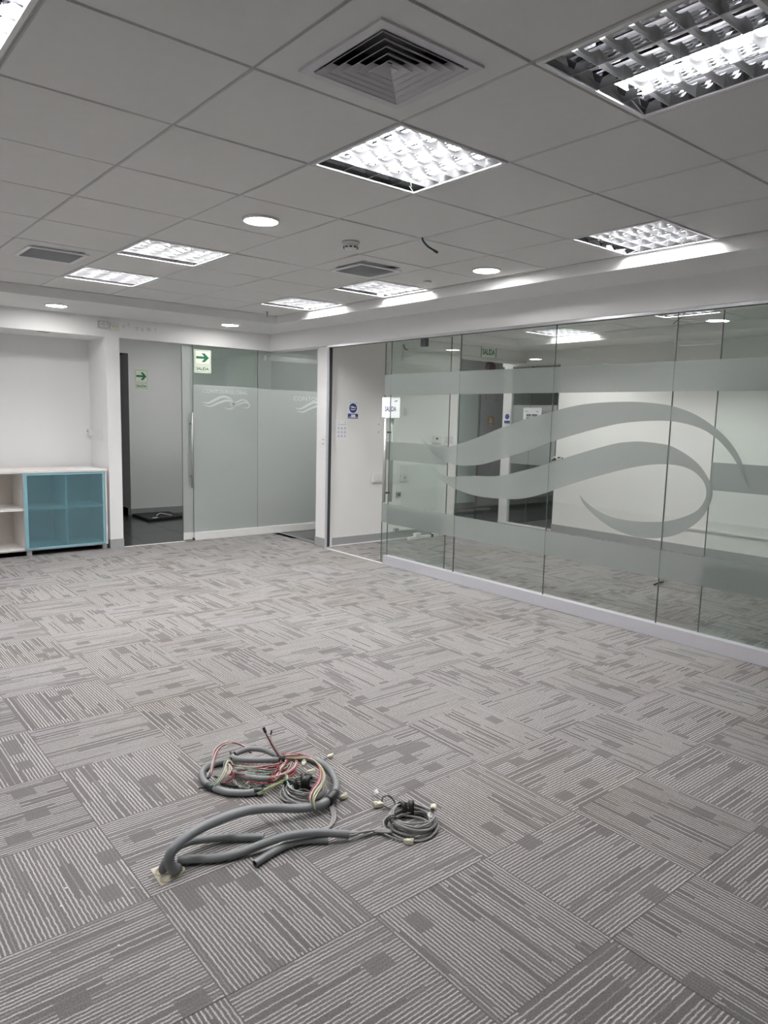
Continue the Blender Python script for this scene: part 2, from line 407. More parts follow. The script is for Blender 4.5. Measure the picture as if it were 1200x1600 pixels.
for i in range(I0, I1+1):
    for j in range(J0, J1+1):
        if (i, j) in LIGHTS: continue
        o = bpy.data.objects.new('ceiling_tile', ct_hole if (i, j) in DIFF else ct_me); COL.objects.link(o); o.parent = ce
        o.location = (GX+T*(i+.5), GY+T*(j+.5), ZC+random.uniform(-.0008, .0008))
        o.rotation_euler = (random.uniform(-.003, .003), random.uniform(-.003, .003), random.choice((0, 1, 2, 3))*math.pi/2)
        if (i, j) == (2, 3):
            o.location.x += .006; o.location.y += .006; o.location.z += .006; o.rotation_euler.x = -.012; o.rotation_euler.y = .012
        if j == J1:   # cut row at the far edge
            o.scale = (1, 1, 1)
            if o.location.y+.3 > YR+.01:
                yy0 = GY+T*j+.006; o.rotation_euler = (0, 0, 0)
                o.scale = (1, (YR-yy0)/.599, 1); o.location.y = (yy0+YR)/2
for i in range(I0, I1+2):
    box('grid_rail', GX+T*i-.012, GX+T*i+.012, YF-.05, YR, ZC+.005, ZC+.03, GRID, ce)
for j in range(J0, J1+1):
    for i in range(I0, I1+1):
        box('grid_rail', GX+T*i+.0125, GX+T*(i+1)-.0125, GY+T*j-.012, GY+T*j+.012, ZC+.006, ZC+.029, GRID, ce)
box('edge_trim', XR-.02, XR, YF, YR, ZC-.002, ZC+.004, GRID, ce)
box('edge_trim', XL, XR, YR-.02, YR, ZC-.002, ZC+.004, WPLAST, ce)
# dropped plaster soffit and riser round the tiled field
struct(box('trim_1', XR, 4.95, YF, YB+.2, ZS, ZC+.2, WHITE), 'white plaster soffit band above the glass partition')
struct(box('trim_2', XL, XR, YR, YB+.2, ZS, ZC+.2, WHITE), 'white plaster soffit band along the back wall')

# ------------------------------------------------------------------ walls of the office
struct(box('wall_left', XL-.12, XL, YF, YB+.7, 0, ZC+.2, WHITE), 'white wall at the left of the office')
struct(box('wall_front', XL-.12, XBK, YF-.12, YF, 0, ZC+.2, WHITE), 'white wall closing the office behind')
wb = struct(box('wall_back', XL, 4.95, YB, YB+.17, ZB, ZS, WHITE), 'white back wall with beam over alcove and glass doors')
ALC = 8.62
box('alcove_wall', XL, 2.865, ALC, ALC+.12, 0, ZS, WHITE, wb)
box('alcove_ceiling', XL, 2.865, YB+.17, ALC, ZB, ZB+.1, WHITE, wb)
box('pillar', 2.722, 2.865, YB, ALC, 0, ZB, WHITE, wb)
struct(box('baseboard_back', 2.717, 2.870, YB-.006, YB+.3, 0, .10, GBASE), 'grey skirting round the foot of the white pillar')
wr = struct(box('wall_right', XG-.012, XG+.17, YF, YB, ZB, ZS, WHITE), 'glass partition with frosted wave graphics under a white beam')
box('top_channel', XG-.004, XG+.062, YF, YP0-.05, ZB-.022, ZB, ALU, wr)
box('top_channel', XG+.02, XG+.034, YF, YP0-.05, ZB-.026, ZB-.0215, DARKM, wr)
box('base_rail', XG-.018, XG+.05, YF, 5.72, 0, .098, RAILM, wr, .003)
box('base_cap', XG-.012, XG+.045, 5.72, 5.726, .001, .097, DARKM, wr)
box('floor_track', XG+.0, XG+.02, 5.73, YP0-.06, -.001, .005, WPLAST, wr)

# fixed panes, their frosted bands
M0 = FRIGHT(XG, 0, 0)
seams = [5.69, 4.715, 3.667, 2.652, 1.64, .62, -.40, -1.40, YF]
BANDS = [(1.746, 1.95), (.432, .632)]
MID = (1.088, 1.274)
for a, b in zip(seams, seams[1:]):
    pn = box('glass_pane', XG+.004, XG+.014, b+.002, a-.002, .09, ZB-.01, GLASS, wr)
    for z0, z1 in BANDS:
        poly('frosted_band', frame((XG+.0032, 0, 0), (0, -1, 0), (0, 0, 1)), [(-a+.002, z0), (-b-.002, z0), (-b-.002, z1), (-a+.002, z1)], 0, None, FILM, pn)
for s in seams[1:-1]:
    box('glass_joint', XG+.003, XG+.015, s-.0019, s+.0019, .09, ZB-.012, SEAM, wr)
box('glass_edge', XG+.004, XG+.014, 5.6882, 5.6912, .09, ZB-.012, SEAM, wr)
def film_px(pts): return [(-q.y, q.z) for q in (on(0, XG, *p) for p in pts)]
W1 = [(658.2,674),(662,686),(670,695),(684,699),(702,698),(717,693.5),(745,684),(784.7,667.5),(817,656),(845,648),(885,637),(917,631),(959,628),(996,628),(1030,631),(1055.5,636),(1086.7,648),(1115,666.6),(1137.7,687.8),(1154.7,713),(1163,737),(1169.5,763),
      (1163,749),(1149,721),(1132,698),(1115,682),(1092,668.5),(1055.5,659),(1018.7,657.5),(973,661),(931,670),(882.7,683.6),(857,692),(833.7,701),(808,709.5),(780,718),(760,724),(742.7,727),(721.7,727.5),(700.7,723.7),(686.7,716.7),(672.7,705),(663,691)]
W2 = [(671.5,722.5),(677,731),(686.7,739.5),(701.8,744.7),(717,744.5),(740,743.5),(770,744),(785,742.5),(803,738.8),(840.7,729),(860,723),(881,716),(916.7,705),(959,693.5),(982,690.5),(1001.7,690),(1030,693),(1050,697.8),(1075,712),(1095,730),(1109,753),(1113,770),(1109,787),(1098,807),(1081,822.4),(1058,835),(1035.7,840),(1013,841),(984.7,836.6),(953.5,823.9),(928,805),(911,787),(904.8,773),
      (916.7,786),(933.7,798),(956,808),(987.5,814),(1018.7,815.5),(1044,814),(1069.7,807),(1089.5,797),(1100.9,781),(1103,767),(1099,753),(1086.7,738.9),(1069.7,730),(1050,726),(1024,725.5),(993,729.5),(956,738),(916.7,748.8),(877,761.5),(850,771),(822,778),(801,780),(770.7,778.5),(740,774),(714.7,765.5),(699.5,757.5),(684,743.5)]
def smooth_closed(p, tips, n=4):
    out = []; k = len(p)
    for i in range(k):
        p0, p1, p2, p3 = (Vector(p[(i+d) % k]) for d in (-1, 0, 1, 2))
        if i in tips: p0 = p1
        if (i+1) % k in tips: p3 = p2
        for q in range(n):
            t = q/n; out.append(.5*((2*p1)+(p2-p0)*t+(2*p0-5*p1+4*p2-p3)*t*t+(3*p1-p0-3*p2+p3)*t**3))
    return [(v.x, v.y) for v in out]
MF = frame((XG+.0036, 0, 0), (0, -1, 0), (0, 0, 1))
poly('frosted_wave', MF, smooth_closed(film_px(W1), (0, 21)), 0, None, FILM, wr)
poly('frosted_wave', MF, smooth_closed(film_px(W2), (0, 32)), 0, None, FILM, wr)

def handle_bar(M, u, v0, v1, n, parent, r=.018):
    bm = bmesh.new(); add_tube(bm, [M @ Vector((u, v0, n)), M @ Vector((u, (v0+v1)/2, n)), M @ Vector((u, v1, n))], r, 14)
    return from_bm('handle_bar', bm, HANDM, parent, True)
def standoff(M, u, v, n0, n1, parent):
    bm = bmesh.new(); add_tube(bm, [M @ Vector((u, v, n0)), M @ Vector((u, v, (n0+n1)/2)), M @ Vector((u, v, n1))], .009, 10)
    return from_bm('handle_standoff', bm, DARKM, parent, True)
def leaf_right(name, ya, yb, label, handle):
    d = struct(box(name, XG+.036, XG+.046, yb, ya, .012, ZB-.03, GLASS2), label)
    Mx = frame((XG+.0352, 0, 0), (0, -1, 0), (0, 0, 1))
    for z0, z1 in BANDS+[MID]:
        poly('frosted_band', Mx, [(-ya, z0), (-yb, z0), (-yb, z1), (-ya, z1)], 0, None, FILM, d)
    for e in (ya, yb): box('polished_edge', XG+.0355, XG+.0465, e-.0015, e+.0015, .012, ZB-.031, SEAM, d)
    if handle:
        Mh = FRIGHT(XG+.041, 0, 0)
        for n in (.045, -.045): handle_bar(Mh, -(ya-.075), .65, 1.512, n, d)
        for z in (.745, 1.37): standoff(Mh, -(ya-.075), z, -.045, .045, d)
    return d
leaf_right('door_1', 5.82, 4.87, 'sliding glass door leaf with steel bar handle and SALIDA sheet', True)
leaf_right('door_2', 2.352, 1.40, 'sliding glass door leaf overlapping the right end of the partition', False)
# roller bracket of the sliding leaf under the top channel
rb = thing('door_roller', (XG+.05, 5.22, 2.12), 'dark metal roller bracket at the top of the sliding leaf', 'bracket')
q0, q1 = on(0, XG+.03, 658, 530), on(0, XG+.03, 666, 541)
box('bracket_plate', XG+.047, XG+.062, q1.y, q0.y, q1.z, ZB-.026, DARKM, rb, .002)
box('clamp_plate', XG+.022, XG+.035, q1.y, q0.y, q1.z, ZB-.026, DARKM, rb, .002)

# partition wall between glass room and corridor
wp = struct(box('wall_partition', 4.802, 6.90, YP0, YP1, 0, LOB+.1, BWALL), 'white partition wall between glass room and corridor')
box('end_face', 4.796, 4.802, YP0-.05, YP1, .1, ZB, WHITE, wp)
box('side_return', 4.802, 4.86, YP0-.05, YP0, 0, ZB, WHITE, wp)
struct(box('baseboard_partition', 4.86, 6.905, YP0-.012, YP0, 0, .10, GBASE), 'grey skirting along the foot of the partition wall')
struct(box('baseboard_pillar', 4.788, 4.80, YP0-.03, YP1+.004, 0, .10, GBASE), 'grey skirting at the end of the partition wall')
jm = struct(box('trim_3', XG+.002, XG+.048, YP0-.085, YP0-.052, 0, ZB-.0, RAILM), 'aluminium jamb channel where the sliding door closes')
box('jamb_slot', XG+.014, XG+.05, YP0-.0875, YP0-.085, .02, ZB-.02, DARKM, jm)
box('skirting_line', 4.87, 6.2, YP0-.02, YP0-.012, -.001, .012, WPLAST, wp)

# ------------------------------------------------------------------ meeting room behind the glass
wm = struct(box('wall_meeting', XBK, XBK+.14, YF, 6.27, 0, LOB+.1, BWALL), 'white far wall of the glass meeting room')
box('upper_wall', XBK, XBK+.14, 6.27, 7.3, ZB, LOB+.1, BWALL, wm)
box('dark_edge_strip', XBK-.003, XBK+.0, 6.262, 6.274, 0, ZB, DARKM, wm)  # thin dark strip down the end of the wall
struct(box('baseboard_meeting', XBK-.014, XBK, YF, 6.262, 0, .10, GBASE), 'grey skirting along the far meeting room wall')
box('chair_rail', XBK-.02, XBK, YF, 4.75, .295, .318, WPLAST, wm)
box('panel_joint', XBK-.0015, XBK, 6.28, 7.05, ZB+.01, ZB+.014, GBASE, wm)
struct(box('trim_4', 6.90, XBK, YP0, YP1, ZB+.03, LOB+.1, BWALL), 'white beam over the opening to the corridor')
BXR, BYR = 7.57, 6.47
ceb = struct(box('ceiling_meeting', XG+.17, BXR, YF, BYR, ZC+.16, ZC+.2, PLEN), 'suspended tile ceiling of the glass meeting room')
struct(box('trim_5', BXR, XBK, YF, YP0, 2.50, ZC+.2, BWALL), 'white soffit along the far meeting room wall')
struct(box('trim_6', XG+.17, BXR, BYR, YP0, 2.50, ZC+.2, BWALL), 'white soffit along the partition wall in the meeting room')
BL = {(3, 9): 15, (2, 6): 15}
BGX, BGY = BXR-4*T, BYR-11*T
for i in range(-1, 4):
    for j in range(-3, 11):
        if (i, j) in BL: continue
        if i == -1 and BGX-T < XG+.15:
            o = bpy.data.objects.new('ceiling_tile', ct_me); COL.objects.link(o); o.parent = ceb
            wdt = BGX-(XG+.17); o.scale = (wdt/.61, 1, 1); o.location = (BGX-wdt/2, BGY+T*(j+.5), ZC); continue
        o = bpy.data.objects.new('ceiling_tile', ct_me); COL.objects.link(o); o.parent = ceb
        o.location = (BGX+T*(i+.5), BGY+T*(j+.5), ZC)
for i in range(0, 5): box('grid_rail', BGX+T*i-.012, BGX+T*i+.012, BGY-3*T, BYR, ZC+.005, ZC+.03, GRID, ceb)
for j in range(-3, 12): box('grid_rail', XG+.17, BXR, BGY+T*j-.012, BGY+T*j+.012, ZC+.0045, ZC+.0045+.024, GRID, ceb)

# far glazed bay beside the meeting room wall
gb = struct(box('window_1', XBK+.03, XBK+.04, 6.28, 6.76, .02, ZB, GLASS2), 'greenish glass bay beyond the meeting room')
pn = box('glass_pane', XBK+.03, XBK+.04, 6.765, 7.24, .02, ZB, GLASS2, gb)
poly('frosted_band', FRIGHT(XBK+.028, 0, 0), [(-7.24, .9), (-6.28, .9), (-6.28, 1.75), (-7.24, 1.75)], 0, None, FILM2, gb)
box('floor_track', XBK-.005, XBK+.05, 6.27, 7.26, -.001, .02, WPLAST, gb)
box('side_post', XBK+.0, XBK+.06, 7.10, 7.26, .02, ZB, WPLAST, gb)
box('pane_joint', XBK+.027, XBK+.043, 6.76, 6.765, .02, ZB, SEAM, gb)

# ------------------------------------------------------------------ lobby and corridor shell
YC = 8.72
struct(box('wall_corridor', 6.2, 12.0, YC, YC+.12, 0, LOB+.2, WHITE), 'grey white corridor wall beyond the opening')
struct(box('baseboard_corridor', 6.2, 12.0, YC-.014, YC, 0, .10, GBASE), 'grey skirting along the corridor wall')
wl = struct(box('wall_lobby', 3.86, 6.32, 10.47, 10.6, 0, LOB+.2, WHITE), 'white lobby wall seen through the open glass door')
box('header', 2.0, 3.86, 10.47, 10.6, 2.337, LOB+.2, WHITE, wl)
box('return_face', 3.855, 3.86, 10.47, 11.3, .1, 2.337, WHITE, wl)
box('door_frame', 3.70, 3.745, 10.75, 10.80, 0, 2.337, DGREY, wl)
box('door_leaf', 2.2, 3.70, 10.76, 10.79, 0, 2.337, DGREY, wl)
struct(box('baseboard_lobby', 3.85, 6.2, 10.456, 10.47, 0, .10, GBASE), 'grey skirting along the lobby wall')
struct(box('wall_lobby_side', 6.2, 6.32, YC, 10.47, 0, LOB+.2, WHITE), 'white side wall of the lobby')
struct(box('wall_lobby_end', 2.0, 2.1, ALC+.12, 12.4, 0, LOB+.2, WHITE), 'white end wall of the lobby')
struct(box('wall_corridor_end', 12.0, 12.1, YP1, YC, 0, LOB+.2, WHITE), 'white end wall of the corridor')
struct(box('wall_corridor_side', XBK+1.7, XBK+1.8, YF, YP1+.3, 0, LOB+.2, WHITE), 'pale wall behind the far glass bay')
struct(box('ceiling_lobby', 2.0, 12.1, YP1, 12.4, LOB, LOB+.1, WHITE), 'white plaster ceiling of lobby and corridor')
struct(box('ceiling_bay', XBK+.14, XBK+1.8, YF, YP1, LOB, LOB+.1, WHITE), 'white ceiling behind the far glass bay')
struct(box('floor_bay', XBK+.0, XBK+1.8, YF, YP1, -.12, -.002, CARPET), 'carpet behind the far glass bay')

# ------------------------------------------------------------------ glass front to the lobby
YG = YB+.02
wg = struct(box('window_2', 3.722, 4.575, YG, YG+.01, .09, ZB, GLASS2), 'frosted fixed pane beside the lobby door with logo film')
g2 = box('glass_pane', 4.580, 6.2, YG, YG+.01, .09, ZB, GLASS2, wg)
box('glass_joint', 4.5755, 4.5795, YG-.001, YG+.011, .09, ZB, SEAM, wg)
box('base_rail', 3.722, 6.2, YG-.02, YG+.03, 0, .095, WPLAST, wg, .003)
box('rail_stop', 3.712, 3.7215, YG-.02, YG+.03, 0, .03, DARKM, wg)
box('glass_edge', 3.7195, 3.7215, YG-.001, YG+.011, .09, ZB, SEAM, wg)
Mg = FBACK(0, YG-.0012, 0)
FZ = 1.845
poly('frosted_film', Mg, [(3.722, .095), (4.575, .095), (4.575, FZ), (3.722, FZ)], 0, None, FILM2, wg)
poly('frosted_film', Mg, [(4.58, .095), (6.2, .095), (6.2, FZ-.01), (4.58, FZ-.01)], 0, None, FILM2, wg)
d3 = struct(box('door_3', 3.60, 4.56, YG+.035, YG+.045, .012, ZB-.01, GLASS2), 'sliding glass door leaf to the lobby with long steel handle')
box('bottom_rail', 3.60, 4.56, YG+.03, YG+.05, .010, .095, WPLAST, d3)
poly('frosted_film', FBACK(0, YG+.034, 0), [(3.602, .095), (4.56, .095), (4.56, FZ), (3.722, FZ), (3.722, ZB-.01), (3.602, ZB-.01)], 0, None, FILM2, d3)
box('polished_edge', 3.5975, 3.60, YG+.034, YG+.046, .012, ZB-.01, SEAM, d3)
Mh = FBACK(0, YG+.04, 0)
for n, u in ((.05, 3.70), (-.05, 3.70)): handle_bar(Mh, u, .64, 1.52, n, d3, .014)
for z in (.77, 1.39): standoff(Mh, 3.70, z, -.05, .05, d3)
struct(box('trim_7', 2.865, 3.60, YB-.0, YB+.025, -.001, .004, WPLAST), 'white threshold strip between carpet and lobby tiles')
struct(box('trim_8', 4.88, 4.9, YP1, YB, -.004, .001, GBASE), 'edge strip between carpet and corridor tiles')
box('header_rail', 4.70, 6.2, YG-.0, YG+.06, 2.19, 2.25, ALU, wg)

# logo: flowing strokes cut paler in the frosted film
def wave_stroke(cx, cz, s, pts, wid):
    c = catmull([(cx+s*p[0], cz+s*p[1], 0) for p in pts], .004); L_, R_ = [], []
    n = len(c)
    for k, p in enumerate(c):
        t = (c[min(k+1, n-1)]-c[max(k-1, 0)]).normalized(); nn = Vector((-t.y, t.x, 0))
        a = k/(n-1); wd = s*wid*(math.sin(math.pi*min(1, max(0, a)))**.7+.02)
        L_.append((p+nn*wd)[:2]); R_.append((p-nn*wd)[:2])
    return L_+R_[::-1]
def logo(M, cx, cz, s, parent):
    for k, (pts, wid) in enumerate((([(-1, -.05), (-.7, -.08), (-.35, .08), (0, .22), (.35, .16), (.55, -.02)], .055),
                     ([(-.95, -.17), (-.6, -.22), (-.2, -.06), (.2, .06), (.5, -.02), (.55, -.2), (.35, -.32), (.05, -.26)], .05))):
        poly('logo_wave', M, wave_stroke(cx, cz, s, pts, wid), .0004, None, LOGO, parent)
logo(Mg, 4.10, 1.66, .27, wg); logo(Mg, 4.36, 1.65, .18, wg)
text('logo_lettering', 'CONTOURGLOBAL', Mg, 3.84, 4.44, 1.755, 1.80, .0004, LOGO, wg)
logo(FBACK(0, YG+.0330, 0), 4.30, 1.65, .22, d3)
text('logo_lettering', 'CONTOURGLOBAL', FBACK(0, YG+.0330, 0), 3.86, 4.46, 1.752, 1.796, 0, LOGO, d3)
logo(Mg, 5.42, 1.63, .30, wg)
text('logo_lettering', 'CONTOURGLOBAL', Mg, 5.10, 5.93, 1.71, 1.765, .0004, LOGO, wg)

# ------------------------------------------------------------------ recessed louvre lights
def mesh_of(bm, name, m, smooth=False):
    me = bpy.data.meshes.new(name); bmesh.ops.recalc_face_normals(bm, faces=bm.faces); bm.to_mesh(me); bm.free(); me.materials.append(m)
    if smooth:
        for p in me.polygons: p.use_smooth = True
    return me
def ring(bm, a, b, z0, z1):
    for x0, x1, y0, y1 in ((-a, a, -a, -b), (-a, a, b, a), (-a, -b, -b, b), (b, a, -b, b)): add_box(bm, x0, x1, y0, y1, z0, z1)
bm = bmesh.new(); ring(bm, .297, .281, -.004, .012); ME_FRAME = mesh_of(bm, 'light_frame', HOUS)
HB, HH = .281, .095
bm = bmesh.new()
for x0, x1, y0, y1, z0, z1 in ((-HB, HB, -HB, HB, HH, HH+.004), (-HB-.004, -HB, -HB, HB, .012, HH), (HB, HB+.004, -HB, HB, .012, HH), (-HB, HB, -HB-.004, -HB, .012, HH), (-HB, HB, HB, HB+.004, .012, HH)):
    add_box(bm, x0, x1, y0, y1, z0, z1)
ME_HOUS = mesh_of(bm, 'housing', MIRR)
CW = 2*HB/4
def prism(bm, prof, y0, y1):
    a = [bm.verts.new((x, y0, z)) for x, z in prof]; b = [bm.verts.new((x, y1, z)) for x, z in prof]; n = len(prof)
    for i in range(n): bm.faces.new([a[i], a[(i+1) % n], b[(i+1) % n], b[i]])
    bm.faces.new(a[::-1]); bm.faces.new(b)
def vprof(hw, z0, z1, half=0):
    L_ = []; R_ = []
    for k in range(6):
        t = k/5; wv = .0012+(hw-.0012)*t**1.7; z = z0+(z1-z0)*t
        L_.append((-wv if half >= 0 else 0, z)); R_.append((wv if half <= 0 else 0, z))
    if half > 0: R_ = [(0, p[1]) for p in R_]
    if half < 0: L_ = [(0, p[1]) for p in L_]
    pts = R_+L_[::-1]; out = []
    for p in pts:
        if not out or (Vector(p)-Vector(out[-1])).length > 1e-6: out.append(p)
    if (Vector(out[0])-Vector(out[-1])).length < 1e-6: out.pop()
    return out
bm = bmesh.new(); prism(bm, vprof(.012, .001, .052), -HB+.001, HB-.001); ME_DIV = mesh_of(bm, 'louvre_divider', MIRR)
def blade_mesh():
    bm = bmesh.new(); prev = None; n = 8
    for k in range(n+1):
        y = (-CW/2+.002)+(CW-.004)*k/n; q = abs(2*y/CW); zt = .020+.032*q**2
        prof = [(.001, .002), (.0035, .002+(zt-.002)*.5), (.0085, zt), (-.0085, zt), (-.0035, .002+(zt-.002)*.5), (-.001, .002)]
        ring_ = [bm.verts.new((x, y, z)) for x, z in prof]
        if prev:
            for i in range(6): bm.faces.new([prev[i], prev[(i+1) % 6], ring_[(i+1) % 6], ring_[i]])
        else: bm.faces.new(ring_[::-1])
        prev = ring_
    bm.faces.new(prev); return mesh_of(bm, 'louvre_blade', LOUV)
ME_BLADE = blade_mesh()
bm = bmesh.new(); prism(bm, [(0, .001), (.0015, .001), (.007, .03), (.014, .056), (0, .056)], -HB+.001, HB-.001); ME_SIDE = mesh_of(bm, 'side_reflector', MIRR)
bm = bmesh.new(); prism(bm, [(0, .001), (.002, .001), (.010, .018), (.020, .032), (0, .032)], -HB+.002, HB-.002); ME_END = mesh_of(bm, 'end_reflector', MIRR)
def tube_mesh(m):
    bm = bmesh.new(); add_tube(bm, [Vector((0, y, 0)) for y in (-.265, 0, .265)], .0085, 10); return mesh_of(bm, 'fluorescent_tube', m, True)
ME_ON, ME_OFF = tube_mesh(TUBE_ON), tube_mesh(TUBE_OFF)
bm = bmesh.new(); add_box(bm, -.013, .013, -.011, .011, -.02, .02); ME_SOCK = mesh_of(bm, 'lamp_holder', WPLAST)
def sub(name, me, root, loc=(0, 0, 0), rz=0):
    o = bpy.data.objects.new(name, me); COL.objects.link(o); o.parent = root; o.location = loc; o.rotation_euler = (0, 0, rz); return o
NB = 6
def make_light(cx, cy_, bits, label, group, name='ceiling_light'):
    r = thing(name, (cx, cy_, ZC), label, 'ceiling light', group)
    sub('frame', ME_FRAME, r); sub('housing', ME_HOUS, r)
    for k in range(4):
        x = -HB+CW*(k+.5)
        tb = sub('fluorescent_tube', ME_ON if bits >> k & 1 else ME_OFF, r, (x, 0, .040))
        for s in (-1, 1): sub('lamp_holder', ME_SOCK, tb, (0, s*.2695, .020))
        for b in range(NB+1):
            if b in (0, NB): continue
            sub('louvre_blade', ME_BLADE, r, (x, -HB+2*HB*b/NB, 0), math.pi/2)
    for k in (1, 2, 3): sub('louvre_divider', ME_DIV, r, (-HB+CW*k, 0, 0))
    sub('side_reflector', ME_SIDE, r, (-HB+.0005, 0, 0)); sub('side_reflector', ME_SIDE, r, (HB-.0005, 0, 0), math.pi)
    sub('end_reflector', ME_END, r, (0, -HB+.0005, 0), math.pi/2); sub('end_reflector', ME_END, r, (0, HB-.0005, 0), -math.pi/2)
    return r
LL = {(1, 0): 'square louvre ceiling light, all tubes lit, next to the square air diffuser tile',
      (1, -2): 'square louvre ceiling light with only one tube lit',
      (4, 0): 'lit square louvre ceiling light against the soffit, alone in its row of tiles',
      (1, 4): 'lit square louvre ceiling light, one tile away from a lit round panel row, nearer the smoke detector of two in its row',
      (1, 6): 'lit square louvre ceiling light beside the grille nearest the alcove',
      (4, 4): 'lit square louvre ceiling light beside the soffit and a filtered return grille',
      (4, 6): 'lit square louvre ceiling light in the ceiling corner above the partition wall end',
      (-2, 0): 'lit square louvre ceiling light two tiles across from the air diffuser'}
LL[(-2, 4)] = 'lit square louvre light mirrored in the glass partition beside the reflected round panel'
LL[(-2, 6)] = 'lit square louvre light mirrored in the glass partition above the far glass bay'
LL[(1, 4)] = 'lit square louvre ceiling light between the round panel light and the alcove light'
for (i, j), bits in LIGHTS.items():
    make_light(GX+T*(i+.5), GY+T*(j+.5), bits, LL[(i, j)], 'square louvre lights of the office ceiling', OFFSCREEN.get((i, j), 'ceiling_light'))
for (i, j), bits in BL.items():
    make_light(BGX+T*(i+.5), BGY+T*(j+.5), bits, 'lit square louvre light behind the glass, against the meeting room soffit' if (i, j) == (3, 9) else 'lit square louvre light behind the glass, above the dangling cables', 'louvre lights of the meeting room')

# ------------------------------------------------------------------ round LED panels
def round_light(x, y, z, label, r=.105, name='round_panel_light', group='round LED panel lights'):
    t = thing(name, (x, y, z), label, 'ceiling light', group)
    bm = bmesh.new(); lathe(bm, [(r, 0), (r, -.008), (r-.006, -.012), (r-.012, -.012), (r-.012, -.002)], Matrix.Translation((x, y, z)), 40); from_bm('rim', bm, WPLAST, t, True)
    bm = bmesh.new(); lathe(bm, [(r-.0125, -.004), (r-.0125, -.010)], Matrix.Translation((x, y, z)), 40); from_bm('diffuser', bm, DISC, t)
    return t
round_light(2.125, 3.706, ZC-.001, 'lit round panel light in a tile near the smoke detector')
round_light(3.975, 3.715, ZC-.001, 'lit round panel light in the tile beside the glass wall soffit')
round_light(2.09, 7.53, ZS, 'lit round panel light on the soffit in front of the alcove')
round_light(3.93, 7.53, ZS, 'lit round panel light on the soffit in front of the lobby door')
round_light(.25, 7.53, ZS, 'lit round panel light on the alcove soffit, mirrored in the glass partition', name='soffit_light_offscreen')
# lamps of the lobby and corridor, hidden behind the beams; their light shows on the walls and ceiling there
round_light(4.3, 9.25, LOB, 'round panel light in the lobby ceiling behind the frosted glass', .13, 'lobby_light_offscreen', 'lobby and corridor lights')
round_light(5.6, 7.55, LOB, 'round panel light in the corridor ceiling behind the partition wall end', .13, 'corridor_light_offscreen', 'lobby and corridor lights')
round_light(7.6, 7.85, LOB, 'round panel light in the corridor ceiling near the grey corridor door', .13, 'corridor_door_light_offscreen', 'lobby and corridor lights')

# ------------------------------------------------------------------ air diffuser and return grilles
DIFW = mat('diffuser_grey_white', (.66, .66, .69), .5)
GRILW = mat('grille_white_enamel', (.86, .86, .87), .45)
t = thing('air_diffuser', (1.525, 1.865, ZC), 'square four-way air diffuser with nested pyramid blades', 'air diffuser')
Mt = Matrix.Translation((1.525, 1.865, ZC))
bm = bmesh.new(); ring(bm, .205, .172, -.008, .0); bmesh.ops.transform(bm, matrix=Mt, verts=bm.verts); from_bm('flange', bm, DIFW, t)
box('neck', 1.525-.19, 1.525+.19, 1.865-.19, 1.865+.19, ZC+.12, ZC+.125, DUCT, t)
def frustum(bm, a0, z0, a1, z1, th=.0015):
    def sq(a, z): return [bm.verts.new((sx*a, sy_*a, z)) for sx, sy_ in ((-1, -1), (1, -1), (1, 1), (-1, 1))]
    A, B, C, D = sq(a0, z0), sq(a1, z1), sq(a0-th, z0+th*.4), sq(a1-th, z1+th*.4)
    for i in range(4):
        k = (i+1) % 4
        bm.faces.new([A[i], A[k], B[k], B[i]]); bm.faces.new([C[i], D[i], D[k], C[k]])
        bm.faces.new([A[i], C[i], C[k], A[k]]); bm.faces.new([B[i], B[k], D[k], D[i]])
for k, a in enumerate((.168, .138, .108, .078, .048)):
    bm = bmesh.new(); frustum(bm, a, -.010, a-.036, .016); frustum(bm, a+.0012, -.0135, a, -.0098)
    bmesh.ops.transform(bm, matrix=Mt, verts=bm.verts); from_bm('diffuser_blade', bm, DIFW, t)
bm = bmesh.new(); frustum(bm, .020, -.010, .001, .006); bmesh.ops.transform(bm, matrix=Mt, verts=bm.verts); from_bm('centre_plate', bm, DIFW, t)
FILT = mat('grey_filter_mesh', (.50, .54, .55), .8, bump=.4, bscale=300)
def grille(cx, cy_, s, label, along_x=True, nslat=14):
    g = thing('return_grille', (cx, cy_, ZC), label, 'air grille', 'return air grilles')
    Mt = Matrix.Translation((cx, cy_, ZC))
    bm = bmesh.new(); ring(bm, s, s-.028, -.009, 0); bmesh.ops.transform(bm, matrix=Mt, verts=bm.verts); from_bm('frame', bm, GRILW, g)
    box('filter_panel', cx-s+.028, cx+s-.028, cy_-s+.028, cy_+s-.028, ZC+.030, ZC+.034, FILT, g)
    a = s-.03
    for k in range(nslat):
        p = -a+2*a*(k+.5)/nslat
        bm = bmesh.new(); add_box(bm, -a, a, -.008, .008, -.0006, .0006, Matrix.Rotation(.75, 4, 'X'))
        Mr = Mt @ Matrix.Translation((0, p, -.006)) if along_x else Mt @ Matrix.Translation((p, 0, -.006)) @ Matrix.Rotation(math.pi/2, 4, 'Z')
        bmesh.ops.transform(bm, matrix=Mr, verts=bm.verts); from_bm('slat', bm, DIFW, g)
    return g
grille(1.525, 5.58, .20, 'square return air grille in the ceiling near the alcove side lights', True)
grille(3.39, 4.38, .19, 'square return air grille with pale frame near the smoke detector', True)

